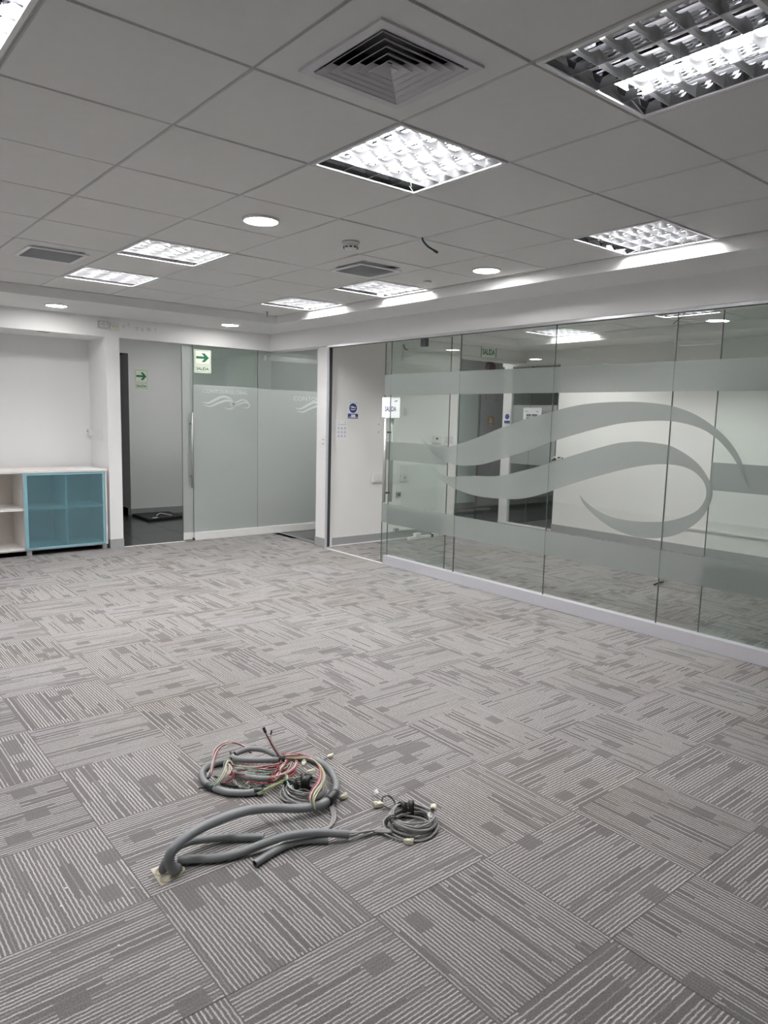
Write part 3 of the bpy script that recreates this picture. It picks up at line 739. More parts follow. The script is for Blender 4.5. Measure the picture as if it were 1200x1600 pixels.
# smoke detector, sensors, hanging cable
t = thing('smoke_detector', (2.79, 3.76, ZC), 'white round smoke detector on a ceiling tile', 'smoke detector')
Mt = Matrix.Translation((2.79, 3.76, ZC))
bm = bmesh.new(); lathe(bm, [(.055, 0), (.055, -.012), (.050, -.018)], Mt); from_bm('base', bm, WPLAST, t, True)
bm = bmesh.new(); lathe(bm, [(.046, -.018), (.044, -.034), (.032, -.046), (.012, -.050)], Mt); from_bm('sensor_head', bm, WPLAST, t, True)
for k in range(10):
    a = 2*math.pi*k/10
    box('vent_slot', -.008, .008, .0425, .0465, -.040, -.031, DARKM, t, 0, Mt @ Matrix.Rotation(a, 4, 'Z'))
t = thing('flush_sensor', (4.0, 4.365, ZC), 'small flush round sensor in a tile by the soffit', 'sensor')
Mt = Matrix.Translation((4.0, 4.365, ZC))
bm = bmesh.new(); lathe(bm, [(.032, 0), (.032, -.004), (.026, -.006)], Mt); from_bm('rim', bm, GRID, t, True)
bm = bmesh.new(); lathe(bm, [(.021, -.006), (.019, -.009)], Mt); from_bm('lens', bm, WPLAST, t, True)
t = thing('sprinkler', (4.0, 6.84, ZC), 'small sprinkler head in the far ceiling corner', 'sprinkler')
Mt = Matrix.Translation((4.0, 6.84, ZC))
bm = bmesh.new(); lathe(bm, [(.02, 0), (.02, -.003), (.008, -.006), (.008, -.03)], Mt, 16); from_bm('stem', bm, STEEL, t, True)
bm = bmesh.new(); lathe(bm, [(.004, -.03), (.004, -.045), (.016, -.047), (.016, -.049)], Mt, 16); from_bm('deflector', bm, STEEL, t, True)
BLUEC = mat('teal_cable', (.01, .06, .09), .45)
a = on(2, ZC, 659, 371)
t = thing('hanging_cable', tuple(a), 'short dark blue cable hanging from a ceiling tile joint', 'cable')
def cv(px, py, z): return on(1, a.y-.03, px, py) if z is None else P(px, py, z)
pts = [Vector((a.x, a.y, ZC+.01)), Vector((a.x+.01, a.y-.004, ZC-.02)), Vector((a.x+.035, a.y-.02, ZC-.05)), Vector((a.x+.065, a.y-.04, ZC-.07))]
tube('cable', pts, .0055, BLUEC, t, 8, .006, zmin=None)
bm = bmesh.new(); add_tube(bm, [pts[-1], pts[-1]+(pts[-1]-pts[-2]).normalized()*.028], .008, 8); from_bm('plug', bm, DARKM, t)

# ------------------------------------------------------------------ wall outlets, switches, smudges
def plate(name, M, u0, u1, v0, v1, label, cat, m=WPLAST, slots=(), slotm=DARKM, th=.008, group=None):
    loc = M @ Vector(((u0+u1)/2, v0, 0)); t = thing(name, loc, label, cat, group)
    cp = fbox('cover_plate', M, u0, u1, v0, v1, 0.0003, th, m, t, .002)
    for (a, b, c, d, mm) in slots:
        fbox('insert', M, u0+(u1-u0)*a, u0+(u1-u0)*b, v0+(v1-v0)*c, v0+(v1-v0)*d, th, th+.0025, mm, cp)
    return t
FB = FBACK(0, YB, 0)
SL = [(.16, .42, .2, .8, IVORY), (.58, .84, .2, .8, IVORY), (.26, .29, .4, .65, DARKM), (.33, .36, .4, .65, DARKM), (.67, .70, .4, .65, DARKM), (.75, .78, .4, .65, DARKM)]
z0, z1 = on(1, YB, 160, 513).z, on(1, YB, 160, 501).z
u = [on(1, YB, p, 507).x for p in (152.5, 169.5, 172, 186)]
plate('wall_outlet', FB, u[0], u[1], z0, z1, 'grey double socket plate on the beam above the pillar', 'socket', mat('light_grey_plastic', (.55, .55, .56), .4), SL, th=.016)
plate('wall_outlet', FB, u[2], u[3], z0-.01, z1-.01, 'ivory socket plate beside the grey one on the beam', 'socket', IVORY, SL, th=.014)
SMUD = mat('adhesive_smudge', (.66, .66, .66), .8, var=.2, scale=90)
for k, (px, py, sx) in enumerate(((193, 510, 4), (214, 513, 6), (222, 515, 5), (233, 515, 7), (243, 515, 3), (201, 508, 3))):
    q = on(1, YB, px, py); random.seed(k)
    pts = [(q.x+.008*sx*.6*random.uniform(.5, 1)*math.cos(2*math.pi*i/14), q.z+.03*random.uniform(.5, 1)*math.sin(2*math.pi*i/14)) for i in range(14)]
    poly('glue_mark', FBACK(0, YB-.0006, 0), pts, 0, None, SMUD, wb)
FP = frame((2.722, 0, 0), (0, -1, 0), (0, 0, 1))   # alcove side of the pillar, faces -x
ya, yb_ = on(0, 2.722, 152, 680).y, on(0, 2.722, 162, 680).y
plate('light_switch', FP, -ya, -yb_, 1.20, 1.32, 'white switch plate with two rows of keys on the pillar side', 'switch', WPLAST,
      [(.15, .42, .12, .34, CABW), (.15, .42, .4, .62, CABW), (.15, .42, .68, .9, CABW), (.58, .85, .12, .34, CABW), (.58, .85, .4, .62, CABW), (.58, .85, .68, .9, CABW)])
ya = on(0, 2.722, 143, 680).y
t = plate('room_thermostat', FP, -ya-.05, -ya+.03, 1.225, 1.30, 'small white box with a dark knob inside the alcove corner', 'thermostat', WPLAST, [(.2, .4, .6, .85, DARKM)], th=.035)
t = thing('alcove_vent', (on(2, ZB, 68, 518)), 'small dark vent slot in the alcove ceiling', 'vent')
q = on(2, ZB, 68, 518)
box('vent_frame', q.x-.06, q.x+.06, q.y-.03, q.y+.03, ZB-.004, ZB-.0003, GBASE, t); box('vent_slot', q.x-.05, q.x+.05, q.y-.02, q.y+.02, ZB-.006, ZB-.004, DARKM, t)
FE = frame((4.796, 0, 0), (0, -1, 0), (0, 0, 1))
plate('light_switch', FE, -6.955, -6.872, 1.175, 1.29, 'white switch plate on the end of the partition wall', 'switch', WPLAST, [(.35, .65, .18, .30, GBASE), (.35, .65, .60, .70, GBASE)])
FPW = FBACK(0, YP0, 0)
def px_rect(Y, a, b): p, q = on(1, Y, *a), on(1, Y, *b); return min(p.x, q.x), max(p.x, q.x), min(p.z, q.z), max(p.z, q.z)
r = px_rect(YP0, (602, 565), (613, 582)); plate('wall_box', FPW, *r, 'white box high on the partition wall behind the door leaf', 'junction box', WPLAST, th=.03)
r = px_rect(YP0, (632, 637), (640.5, 649)); plate('light_switch', FPW, *r, 'white two-key switch beside the SALIDA sheet', 'switch', WPLAST, [(.15, .45, .2, .8, CABW), (.55, .85, .2, .8, CABW)], th=.012)
r = px_rect(YP0, (581, 741), (620, 752)); plate('socket_strip', FPW, *r, 'long white socket strip low on the partition wall', 'socket', WPLAST, [(.05+.3*k, .3+.3*k, .2, .8, CABW) for k in range(3)], th=.02)
r = px_rect(YP0, (625.5, 741), (638, 752)); plate('wall_outlet', FPW, *r, 'single white outlet at the end of the socket strip', 'socket', WPLAST, [(.25, .75, .2, .8, IVORY), (.38, .44, .4, .65, DARKM), (.56, .62, .4, .65, DARKM)], th=.012)
r = px_rect(YP0, (676.5, 681), (688, 691.5)); plate('room_thermostat', FPW, *r, 'beige thermostat with dark dial near the end of the partition wall', 'thermostat', IVORY, [(.2, .5, .45, .75, DARKM)], th=.03)
r = px_rect(YP0, (693, 681), (708, 694.5)); plate('notice_plate', FPW, *r, 'white notice with fine print beside the beige thermostat', 'notice', WPLAST, [(.1, .9, .2+.2*k, .25+.2*k, GBASE) for k in range(4)], th=.003)
r = px_rect(YP0, (618.5, 769), (625, 776)); plate('cable_outlet', FPW, *r, 'small grey cable outlet below the socket strip', 'socket', GBASE, [(.3, .7, .3, .7, DARKM)], th=.02)
r = px_rect(YP0, (591, 664), (593, 676))
t = thing('wall_fixing', (r[0], YP0, r[2]), 'pair of small screws in the partition wall beside the door handle', 'screw')
for zz in (r[2], r[3]): fbox('screw', FPW, r[0], r[0]+.014, zz, zz+.014, .0003, .004, GBASE, t)

# ------------------------------------------------------------------ signs and notices
LUM = mat('photoluminescent_cream', (.80, .85, .73), .5)
DGRN = mat('sign_green', (.012, .16, .075), .5)
NAVY = mat('navy_ink', (.015, .025, .12), .6)
SBLUE = mat('safety_blue', (.02, .045, .22), .5)
PAPER = mat('white_paper', (.82, .83, .86), .7)
INK = mat('grey_print', (.32, .33, .36), .7)
ORNG = mat('orange_print', (.62, .38, .16), .6)
def arrow_sign(M, u0, u1, v0, v1, label):
    t = thing('exit_sign', M @ Vector((u0, v0, 0)), label, 'exit sign')
    W, H = u1-u0, v1-v0
    sp_ = fbox('sign_plate', M, u0, u1, v0, v1, .0006, .003, LUM, t)
    X = lambda a: u0+W*a
    Z = lambda b: v0+H*b
    for a0, a1, b0, b1 in ((.05, .95, .955, .967), (.05, .95, .37, .38), (.05, .95, .30, .31), (.05, .95, .05, .062), (.05, .065, .05, .31), (.935, .95, .05, .31), (.05, .065, .37, .967), (.935, .95, .37, .967)):
        fbox('border_line', M, X(a0), X(a1), Z(b0), Z(b1), .003, .0034, DGRN, sp_)
    cz = .665
    A = [(.12, cz-.05), (.60, cz-.05), (.44, cz-.19), (.62, cz-.19), (.88, cz), (.62, cz+.19), (.44, cz+.19), (.60, cz+.05), (.12, cz+.05)]
    poly('arrow', M, [(X(a), Z(b)) for a, b in A], .003, .0036, DGRN, sp_)
    text('lettering', 'SALIDA', M, X(.12), X(.88), Z(.115), Z(.25), .0036, DGRN, sp_, .03)
    return t
arrow_sign(FBACK(0, 10.47, 0), *px_rect(10.47, (210, 576.5), (231.5, 609.5)), 'green arrow SALIDA exit sign on the lobby wall')
arrow_sign(FBACK(0, YG-.001, 0), 3.735, 3.947, 1.985, 2.25, 'green arrow SALIDA exit sign stuck on the frosted glass')
Mb = FBACK(0, YP0, 0)
u0, u1, v0, v1 = px_rect(YP0, (751.5, 539), (774.5, 561.5))
t = thing('exit_sign', (u0, YP0, v0), 'framed green SALIDA exit sign over the corridor opening', 'exit sign')
fbox('sign_plate', Mb, u0, u1, v0, v1, .0006, .006, LUM, t)
for a0, a1, b0, b1 in ((0, 1, .95, 1), (0, 1, 0, .05), (0, .04, 0, 1), (.96, 1, 0, 1)):
    fbox('sign_border', Mb, u0+(u1-u0)*a0, u0+(u1-u0)*a1, v0+(v1-v0)*b0, v0+(v1-v0)*b1, .006, .0075, DGRN, t)
text('lettering', 'SALIDA', Mb, u0+.03, u1-.03, v0+(v1-v0)*.28, v0+(v1-v0)*.74, .0068, DGRN, t, .03)
# SALIDA sheet on the sliding leaf
Ms = FRIGHT(XG+.0358, 0, 0)
sa, sb = on(0, XG+.0358, 597.5, 621), on(0, XG+.0358, 624.5, 653)
u0, u1, v0, v1 = -sa.y, -sb.y, sb.z, sa.z
t = thing('notice_sheet', Ms @ Vector((u0, v0, 0)), 'white sheet reading SALIDA on the sliding glass leaf', 'notice')
fbox('paper_sheet', Ms, u0, u1, v0, v1, .0002, .0012, PAPER, t)
text('lettering', 'SALIDA', Ms, u0+.17*(u1-u0), u0+.80*(u1-u0), v0+.31*(v1-v0), v0+.56*(v1-v0), .0016, NAVY, t, .02)
fbox('small_print', Ms, u0+.08*(u1-u0), u0+.28*(u1-u0), v0+.80*(v1-v0), v0+.815*(v1-v0), .0012, .0015, INK, t)
poly('small_mark', Ms, [(u0+a*(u1-u0), v0+b*(v1-v0)) for a, b in ((.66, .80), (.78, .84), (.90, .85), (.82, .80), (.74, .78))], .0014, None, NAVY, t)
# hand washing poster
u0, u1, v0, v1 = px_rect(YP0, (543.5, 625.5), (559.5, 655.5))
t = thing('safety_poster', (u0, YP0, v0), 'white poster with round blue mandatory sign and blue panel', 'poster')
W, H = u1-u0, v1-v0
fbox('paper_sheet', FPW, u0, u1, v0, v1, .0004, .0016, PAPER, t)
poly('blue_disc', FPW, disc_pts(u0+W*.5, v0+H*.60, W*.36, 36), .0016, .0020, SBLUE, t)
poly('white_pictogram', FPW, [(u0+W*a, v0+H*b) for a, b in ((.22, .63), (.34, .70), (.52, .69), (.62, .66), (.78, .67), (.74, .63), (.58, .61), (.44, .60), (.36, .63))], .0022, None, PAPER, t)
poly('white_pictogram', FPW, [(u0+W*a, v0+H*b) for a, b in ((.26, .53), (.40, .49), (.58, .49), (.76, .56), (.68, .57), (.56, .53), (.42, .53), (.34, .57))], .0022, None, PAPER, t)
fbox('blue_panel', FPW, u0+W*.02, u0+W*.98, v0+H*.05, v0+H*.30, .0016, .0020, SBLUE, t)
fbox('panel_text', FPW, u0+W*.32, u0+W*.72, v0+H*.09, v0+H*.26, .0020, .0023, PAPER, t)
fbox('panel_text', FPW, u0+W*.08, u0+W*.92, v0+H*.10, v0+H*.13, .0020, .0024, PAPER, t)
for a in (.15, .75): fbox('header_mark', FPW, u0+W*a, u0+W*(a+.12), v0+H*.88, v0+H*.91, .0016, .0019, INK, t)
# instruction sheet with rows of pictures
u0, u1, v0, v1 = px_rect(YP0, (525.5, 656.5), (541.5, 687))
t = thing('instruction_sheet', (u0, YP0, v0), 'white sheet with a grid of small line drawings beside the door jamb', 'notice')
W, H = u1-u0, v1-v0
fbox('paper_sheet', FPW, u0, u1, v0, v1, .0004, .0016, PAPER, t)
fbox('heading_line', FPW, u0+W*.12, u0+W*.95, v0+H*.77, v0+H*.79, .0016, .0019, INK, t)
for a in (.15, .75): fbox('header_mark', FPW, u0+W*a, u0+W*(a+.14), v0+H*.88, v0+H*.90, .0016, .0019, INK, t)
for ii in range(3):
    for jj in range(3):
        a, b = .12+.30*ii, .14+.20*jj
        for k in range(3): fbox('picture', FPW, u0+W*(a+.02*k), u0+W*(a+.20-.015*k), v0+H*(b+.045*k), v0+H*(b+.045*k+.025), .0016, .0019, INK, t)
# notice on the far glass bay
Mbay = FRIGHT(XBK-.006, 0, 0)
pa, pb = on(0, XBK-.006, 818, 637), on(0, XBK-.006, 845.5, 660)
u0, u1, v0, v1 = -pa.y, -pb.y, pb.z, pa.z
t = thing('notice_sheet', Mbay @ Vector((u0, v0, 0)), 'white sheet with dark print on the far glass bay', 'notice')
W, H = u1-u0, v1-v0
fbox('paper_sheet', Mbay, u0, u1, v0, v1, 0, .001, PAPER, t)
for a0, a1, b0, b1 in ((.18, .45, .40, .56), (.50, .78, .40, .56), (.18, .38, .24, .34)):
    for k in range(5):
        fbox('print_stroke', Mbay, u0+W*(a0+(a1-a0)*k/5), u0+W*(a0+(a1-a0)*(k+.75)/5), v0+H*b0, v0+H*b1, .001, .0014, DARKM, t)
fbox('header_mark', Mbay, u0+W*.10, u0+W*.28, v0+H*.72, v0+H*.76, .001, .0014, INK, t)
fbox('header_mark', Mbay, u0+W*.72, u0+W*.82, v0+H*.70, v0+H*.77, .001, .0014, INK, t)
pa, pb = on(0, XBK-.002, 788.5, 645), on(0, XBK-.002, 797, 662)
t = thing('blue_sticker', Mbay @ Vector((-pa.y, pb.z, 0)), 'small blue and white round sticker on the bay post', 'sticker')
fbox('sticker_sheet', Mbay, -pa.y, -pb.y, pb.z, pa.z, 0, .001, PAPER, t)
cu, cv_ = (-pa.y-pb.y)/2, pb.z+(pa.z-pb.z)*.65
poly('blue_disc', Mbay, disc_pts(cu, cv_, (pa.y-pb.y)*.36, 24), .001, .0014, SBLUE, t)
fbox('blue_panel', Mbay, -pa.y+.005, -pb.y-.005, pb.z+.004, pb.z+(pa.z-pb.z)*.28, .001, .0014, SBLUE, t)

# ------------------------------------------------------------------ corridor fittings seen through the opening
LIFT = mat('grey_lift_panel', (.60, .60, .63), .45, .0)
ETCH = mat('etched_grey', (.48, .48, .51), .5)
MINT = mat('pale_green_glass_panel', (.74, .85, .80), .25)
FC = FBACK(0, YC, 0)
gdx0, gdx1 = on(1, YC, 714, 660).x, on(1, YC, 746, 660).x
t = thing('glass_door', (gdx0, YC, 0), 'pale green glass door in the corridor wall', 'door')
fbox('door_leaf', FC, gdx0, gdx1, .10, 2.22, .002, .02, MINT, t); fbox('door_frame', FC, gdx1-.02, gdx1+.03, 0.02, 2.26, .002, .03, GBASE, t)
fbox('door_frame', FC, gdx0-.04, gdx1+.03, 2.24, 2.36, .002, .03, LIFT, t); fbox('transom_glow_strip', FC, gdx0, gdx1-.03, 2.26, 2.30, .03, .034, WPLAST, t)  # plain white strip stands in for light shining through the transom
lx0, lx1 = gdx1+.04, on(1, YC, 788, 650).x
t = thing('lift_door', (lx0, YC, 0), 'light grey metal door panel with an orange poster in the corridor', 'door')
fbox('door_panel', FC, lx0, lx1, .02, 2.30, .002, .025, LIFT, t, .002); fbox('dark_edge_strip', FC, lx1, lx1+.02, .0, 2.3, .002, .012, DARKM, t)  # dark strip drawn in for the shaded gap beside the panel
for k in range(4): fbox('engraved_line', FC, lx0+.08, lx0+.32, 1.78-.05*k, 1.785-.05*k, .025, .0256, ETCH, t)
text('engraved_number', '1  2', FC, lx0+.10, lx0+.45, 1.86, 1.98, .0262, ETCH, t)
pr = px_rect(YC, (760, 650), (769.5, 668))
t = thing('orange_poster', (pr[0], YC-.03, pr[2]), 'small orange and white poster on the grey corridor door', 'poster')
FC2 = FBACK(0, YC-.0262, 0)
fbox('paper_sheet', FC2, *pr, 0, .001, ORNG, t)
W, H = pr[1]-pr[0], pr[3]-pr[2]
poly('white_figure', FC2, [(pr[0]+W*a, pr[2]+H*b) for a, b in ((.2, .45), (.35, .9), (.6, .8), (.8, .5), (.6, .35))], .001, .0013, PAPER, t)
for k in range(3): fbox('print_line', FC2, pr[0]+W*.12, pr[1]-W*.12, pr[2]+H*(.06+.09*k), pr[2]+H*(.10+.09*k), .001, .0013, PAPER, t)
pr = px_rect(YC, (757, 567.5), (769.5, 580))
REDM = mat('fire_alarm_red', (.10, .02, .025), .4)
t = thing('fire_alarm_bell', (pr[0], YC, pr[2]), 'dark red fire alarm bell above the corridor door', 'alarm bell')
cxm, czm, rr = (pr[0]+pr[1])/2, (pr[2]+pr[3])/2, (pr[1]-pr[0])/2
bm = bmesh.new(); lathe(bm, [(rr, .026), (rr, .06), (rr*.8, .09), (rr*.3, .10)], FC @ Matrix.Translation((cxm, czm, 0)), 28); from_bm('gong', bm, REDM, t, True)
fbox('mount', FC, cxm-rr*.6, cxm+rr*.6, czm-rr*.6, czm+rr*.6, .0255, .04, REDM, t)
pr = px_rect(YC, (789, 567), (806, 578))
t = thing('emergency_lamp', (pr[0], YC, pr[2]), 'white twin emergency lamp on the corridor wall', 'lamp')
fbox('lamp_body', FC, pr[0], pr[1], pr[2], pr[3]-.06, .002, .07, WPLAST, t, .005)
for k in (.15, .65):
    bm = bmesh.new(); lathe(bm, [(.05, .05), (.05, .10), (.03, .11)], FC @ Matrix.Translation((pr[0]+(pr[1]-pr[0])*(k+.1), pr[3]-.03, 0)), 18); from_bm('lamp_head', bm, GBASE, t, True)

# conduit and cable above the partition wall, skirting trunking, loose cord
t = thing('surface_conduit', (5.9, YP0-.05, 2.4), 'thin white conduit along the top of the partition wall', 'conduit')
cz = on(1, YP0-.02, 640, 547).z
bm = bmesh.new(); add_tube(bm, [Vector((5.98, YP0-.014, cz)), Vector((6.5, YP0-.014, cz)), Vector((8.2, YP0-.014, cz))], .010, 8); from_bm('pipe', bm, WPLAST, t, True)
tube('drop_cable', [(5.98, YP0-.014, cz), (5.93, YP0-.02, cz+.01), (5.90, YP0-.025, cz+.06)], .008, DARKM, t, 8, .02, zmin=None)
fbox('drop_tag', FPW, 5.90, 5.935, cz-.13, cz-.01, .015, .022, WPLAST, t)
t = thing('cable_trunking', (5.95, YP0-.08, 0), 'broken white cable trunking lying along the partition skirting', 'trunking')
a, b = P(624, 841), P(668, 835)
ang = math.atan2(b.y-a.y, b.x-a.x)
Mk = Matrix.Translation(((a.x+b.x)/2, min((a.y+b.y)/2, YP0-.12), 0)) @ Matrix.Rotation(ang, 4, 'Z'); hl = (b-a).length/2
box('trunking_length', -hl, hl*.55, -.022, .022, 0.0005, .035, WPLAST, t, .003, Mk); box('clip_box', -hl*.55, -hl*.2, -.03, .03, .0352, .075, WPLAST, t, .003, Mk)
box('dark_coupler', hl*.56, hl*.70, -.024, .024, .0005, .04, DARKM, t, .003, Mk); box('end_length', hl*.71, hl*1.1, -.02, .02, .0005, .05, WPLAST, t, .003, Mk)
box('thin_strip', hl*1.1, hl*1.9, -.006, .006, .0005, .012, WPLAST, t, 0, Mk)
pr = px_rect(YP0, (614, 825), (619, 831))
t = thing('door_stop', (pr[0], YP0, pr[2]), 'dark square fitting with a white rod above the trunking', 'bracket')
fbox('fitting', FPW, pr[0], pr[1]+.01, pr[2], pr[3], .0004, .04, GBASE, t, .003); fbox('rod', FPW, pr[1]+.01, pr[1]+.30, pr[2]+.02, pr[2]+.045, .01, .03, WPLAST, t)
t = thing('loose_cord', P(1030, 912), 'short black cord end on the meeting room carpet', 'cord')
tube('cord', [P(1022, 914, .006), P(1028, 911, .03), P(1036, 909, .012)], .009, BLACK, t, 8, .01)
t = thing('dangling_cable', (XG+.06, 2.66, 2.2), 'thin dark cables dangling at a glass joint under the channel', 'cable')
tube('cable', [on(0, XG+.07, 1076, 480), on(0, XG+.07, 1066, 494), on(0, XG+.07, 1052, 506)], .003, DARKM, t, 6, .01, zmin=None)
tube('cable', [on(0, XG+.07, 1060, 497), on(0, XG+.07, 1075, 500), on(0, XG+.07, 1095, 503)], .0025, GRID, t, 6, .01, zmin=None)
bay = [on(0, XBK-.015, *p) for p in ((862, 719), (868, 717), (874, 715), (879, 716))]
t = thing('cable_knot', tuple(bay[0]), 'small tangle of dark and white wire at the bay edge', 'wire')
tube('wire', bay, .012, DARKM, t, 6, .02, zmin=None)
tube('wire', [p+Vector((-.02, 0, .03*math.sin(k*2.2))) for k, p in enumerate(bay)], .010, WPLAST, t, 6, .02, zmin=None)

# ------------------------------------------------------------------ low cabinet in the alcove
CX0, CX1, CY0, CY1, CZ0, CZ1 = .62, 2.690, 8.0, 8.50, .058, .885
t = thing('low_cabinet', (1.6, 8.2, 0), 'low white cabinet with a sliding blue glass door in the alcove', 'cabinet')
box('top', CX0, CX1, CY0, CY1, CZ1-.022, CZ1, CABW, t, .0015)
box('bottom', CX0, CX1, CY0+.015, CY1, CZ0, CZ0+.022, CABW, t)
box('side', CX1-.02, CX1, CY0+.015, CY1, CZ0+.022, CZ1-.022, CABW, t); box('side', CX0, CX0+.02, CY0+.015, CY1, CZ0+.022, CZ1-.022, CABW, t)
box('back_panel', CX0+.02, CX1-.02, CY1-.012, CY1, CZ0+.022, CZ1-.022, CABIN, t)
xs = [CX0+.02, 1.235, 1.86, 2.262, CX1-.02]
for x in xs[1:-1]: box('divider', x-.010, x+.010, CY0+.006, CY1-.012, CZ0+.022, CZ1-.022, CABW, t)
for a, b in zip(xs, xs[1:]): box('shelf', a+.0105, b-.0105, CY0+.008, CY1-.012, .475, .497, CABW, t)
dr = box('sliding_door', 1.845, 2.655, CY0-.012, CY0-.006, CZ0+.012, CZ1-.028, BLUEG, t)
dr['label'] = 'blue frosted glass sliding door'
BLUEF = mat('blue_glass_edge', (.22, .42, .48), .35)
for a in ((1.845, 1.878, CZ0+.012, CZ1-.028), (2.632, 2.655, CZ0+.012, CZ1-.028), (1.878, 2.632, CZ1-.047, CZ1-.028), (1.878, 2.632, CZ0+.012, CZ0+.03)):
    box('door_border', a[0], a[1], CY0-.0145, CY0-.0122, a[2], a[3], BLUEF, dr)
box('door_track', CX0, CX1-.02, CY0-.004, CY0+.014, CZ1-.03, CZ1-.0225, ALU, t); box('door_track', CX0, CX1-.02, CY0-.004, CY0+.014, CZ0, CZ0+.011, ALU, t)
box('door_edge', 1.836, 1.8445, CY0-.014, CY0-.004, CZ0+.012, CZ1-.028, ALU, dr)
for x in (.70, 1.30, 1.885, 2.655):
    for y in (CY0+.02, CY1-.06): box('foot', x-.024, x+.024, y, y+.04, 0.0005, CZ0, ALU, t, .002)
t = thing('paper_sheet', (2.55, 8.2, CZ1), 'white paper sheet lying on the right end of the cabinet', 'paper')
box('sheet', 2.36, 2.62, 8.06, 8.27, CZ1+.0004, CZ1+.0014, PAPER, t)
for k, (x, y) in enumerate(((2.40, 8.15), (2.42, 8.18), (2.44, 8.14))): box('printed_mark', x, x+.03, y, y+.015, CZ1+.0014, CZ1+.0017, INK, t)

# ------------------------------------------------------------------ black pad on the lobby floor
t = thing('floor_pad', (4.05, 10.1, 0), 'thin black square pad lying on the dark lobby tiles', 'pad')
c = [P(206, 806), P(232, 815), P(286, 809), P(262, 801.5)]
pc = sum(c, Vector())/4
bm = bmesh.new(); lo = [bm.verts.new((p.x, p.y, .0008)) for p in c]; hi = [bm.verts.new((p.x, p.y, .032)) for p in c]
bm.faces.new(lo); bm.faces.new(hi)
for i in range(4): bm.faces.new([lo[i], lo[(i+1) % 4], hi[(i+1) % 4], hi[i]])
bmesh.ops.recalc_face_normals(bm, faces=bm.faces); bmesh.ops.bevel(bm, geom=bm.edges[:], offset=.008, segments=3, affect='EDGES')
from_bm('pad_body', bm, BLACK, t)
t = thing('white_cable_tie', tuple(P(255, 803)), 'curled white plastic strip on the black pad', 'strip')
tube('strip', [P(245, 806, .040), P(247, 803.5, .046), P(252, 802, .044), P(260, 803.5, .042), P(268, 805, .040)], .0075, WPLAST, t, 6, .02)
t = thing('paper_scrap', tuple(P(242, 809)), 'small white paper scrap on the black pad', 'paper')
q = P(242, 809, .0325)
poly('scrap', Matrix.Translation(q), [(-.05, -.02), (-.01, -.04), (.05, -.01), (.03, .03), (-.02, .02)], 0.0, .004, WPLAST, t)

# ------------------------------------------------------------------ floor cut-out with conduits, wires and coils
SCREED = mat('cream_screed_patch', (.62, .57, .46), .9, var=.25, scale=60, bump=.4, bscale=150)
t = thing('floor_cutout', tuple(P(262, 1366)), 'cream square cut-out in the carpet where the conduits come up', 'floor opening')
c = [P(235, 1359), P(262, 1350), P(285, 1368), P(252, 1385)]
Mi = Matrix()
poly('screed_patch', Mi, [(p.x, p.y) for p in c], .0004, .002, SCREED, t)
for k, (px, py, r0) in enumerate(((254, 1362, .022), (277, 1361, .022), (261, 1372, .022))):
    q = P(px, py, .002); bm = bmesh.new(); lathe(bm, [(r0+.003, .0021), (r0+.003, .006), (r0, .006), (r0, .0024)], Matrix.Translation((q.x, q.y, 0)), 20)
    if k == 2: from_bm('pipe_mouth', bm, SCREED, t, True)
    else: from_bm('pipe_mouth', bm, SCREED, t, True)
def pth(*pp): return [P(a, b, z) for a, b, z in pp]
def conduit(name, ctrl, r, parent, sides=14):
    o = tube(name, ctrl, r, CONDUIT, parent, sides, .0036, .0012, False, .0005)
    return o
c1 = pth((279, 1361, .004), (270, 1358, .03), (264, 1344, .065), (271, 1326, .10), (296, 1304, .115), (335, 1284, .105), (380, 1268, .085), (420, 1263, .06), (470, 1263, .035), (500, 1258, .03), (514, 1249, .03))
t = thing('grey_conduit', tuple(P(279, 1361)), 'thick grey corrugated conduit arching from the floor cut-out to the black tape', 'conduit', 'grey conduits on the carpet')
conduit('conduit', c1, .0165, t)
ctl = pth((512, 1252, .031), (518, 1246, .031), (523, 1240, .031))
tube('tape_wrap', ctl, .0205, TAPE, t, 16, .01, 0)
conduit('conduit_tail', pth((522, 1241, .031), (525, 1232, .03), (525, 1222, .028), (520, 1209, .026), (512, 1199, .022), (498, 1190, .018), (478, 1184, .016), (452, 1182, .016)), .0135, t)
t = thing('grey_conduit', tuple(P(254, 1362)), 'grey corrugated conduit from the cut-out passing under the arched one', 'conduit', 'grey conduits on the carpet')
conduit('conduit', pth((254, 1363, .003), (256, 1352, .03), (264, 1338, .055), (279, 1322, .06), (300, 1314, .045), (335, 1310, .02), (372, 1308, .016), (412, 1308, .016)), .0135, t)
t = thing('grey_conduit', tuple(P(290, 1344)), 'grey corrugated conduit feeding cables into the right-hand coil', 'conduit', 'grey conduits on the carpet')
conduit('conduit', pth((277, 1345, .017), (300, 1342.5, .017), (340, 1340, .017), (372, 1333, .018), (402, 1322, .025), (432, 1311, .04), (462, 1304, .045), (500, 1301, .038), (545, 1304, .022)), .0145, t)
t = thing('grey_conduit', tuple(P(399, 1351)), 'short open-ended piece of grey corrugated conduit', 'conduit', 'grey conduits on the carpet')
conduit('conduit', pth((398, 1350, .013), (415, 1339, .013), (440, 1325, .013), (465, 1316, .013), (490, 1313, .013), (513, 1313, .013)), .0120, t)

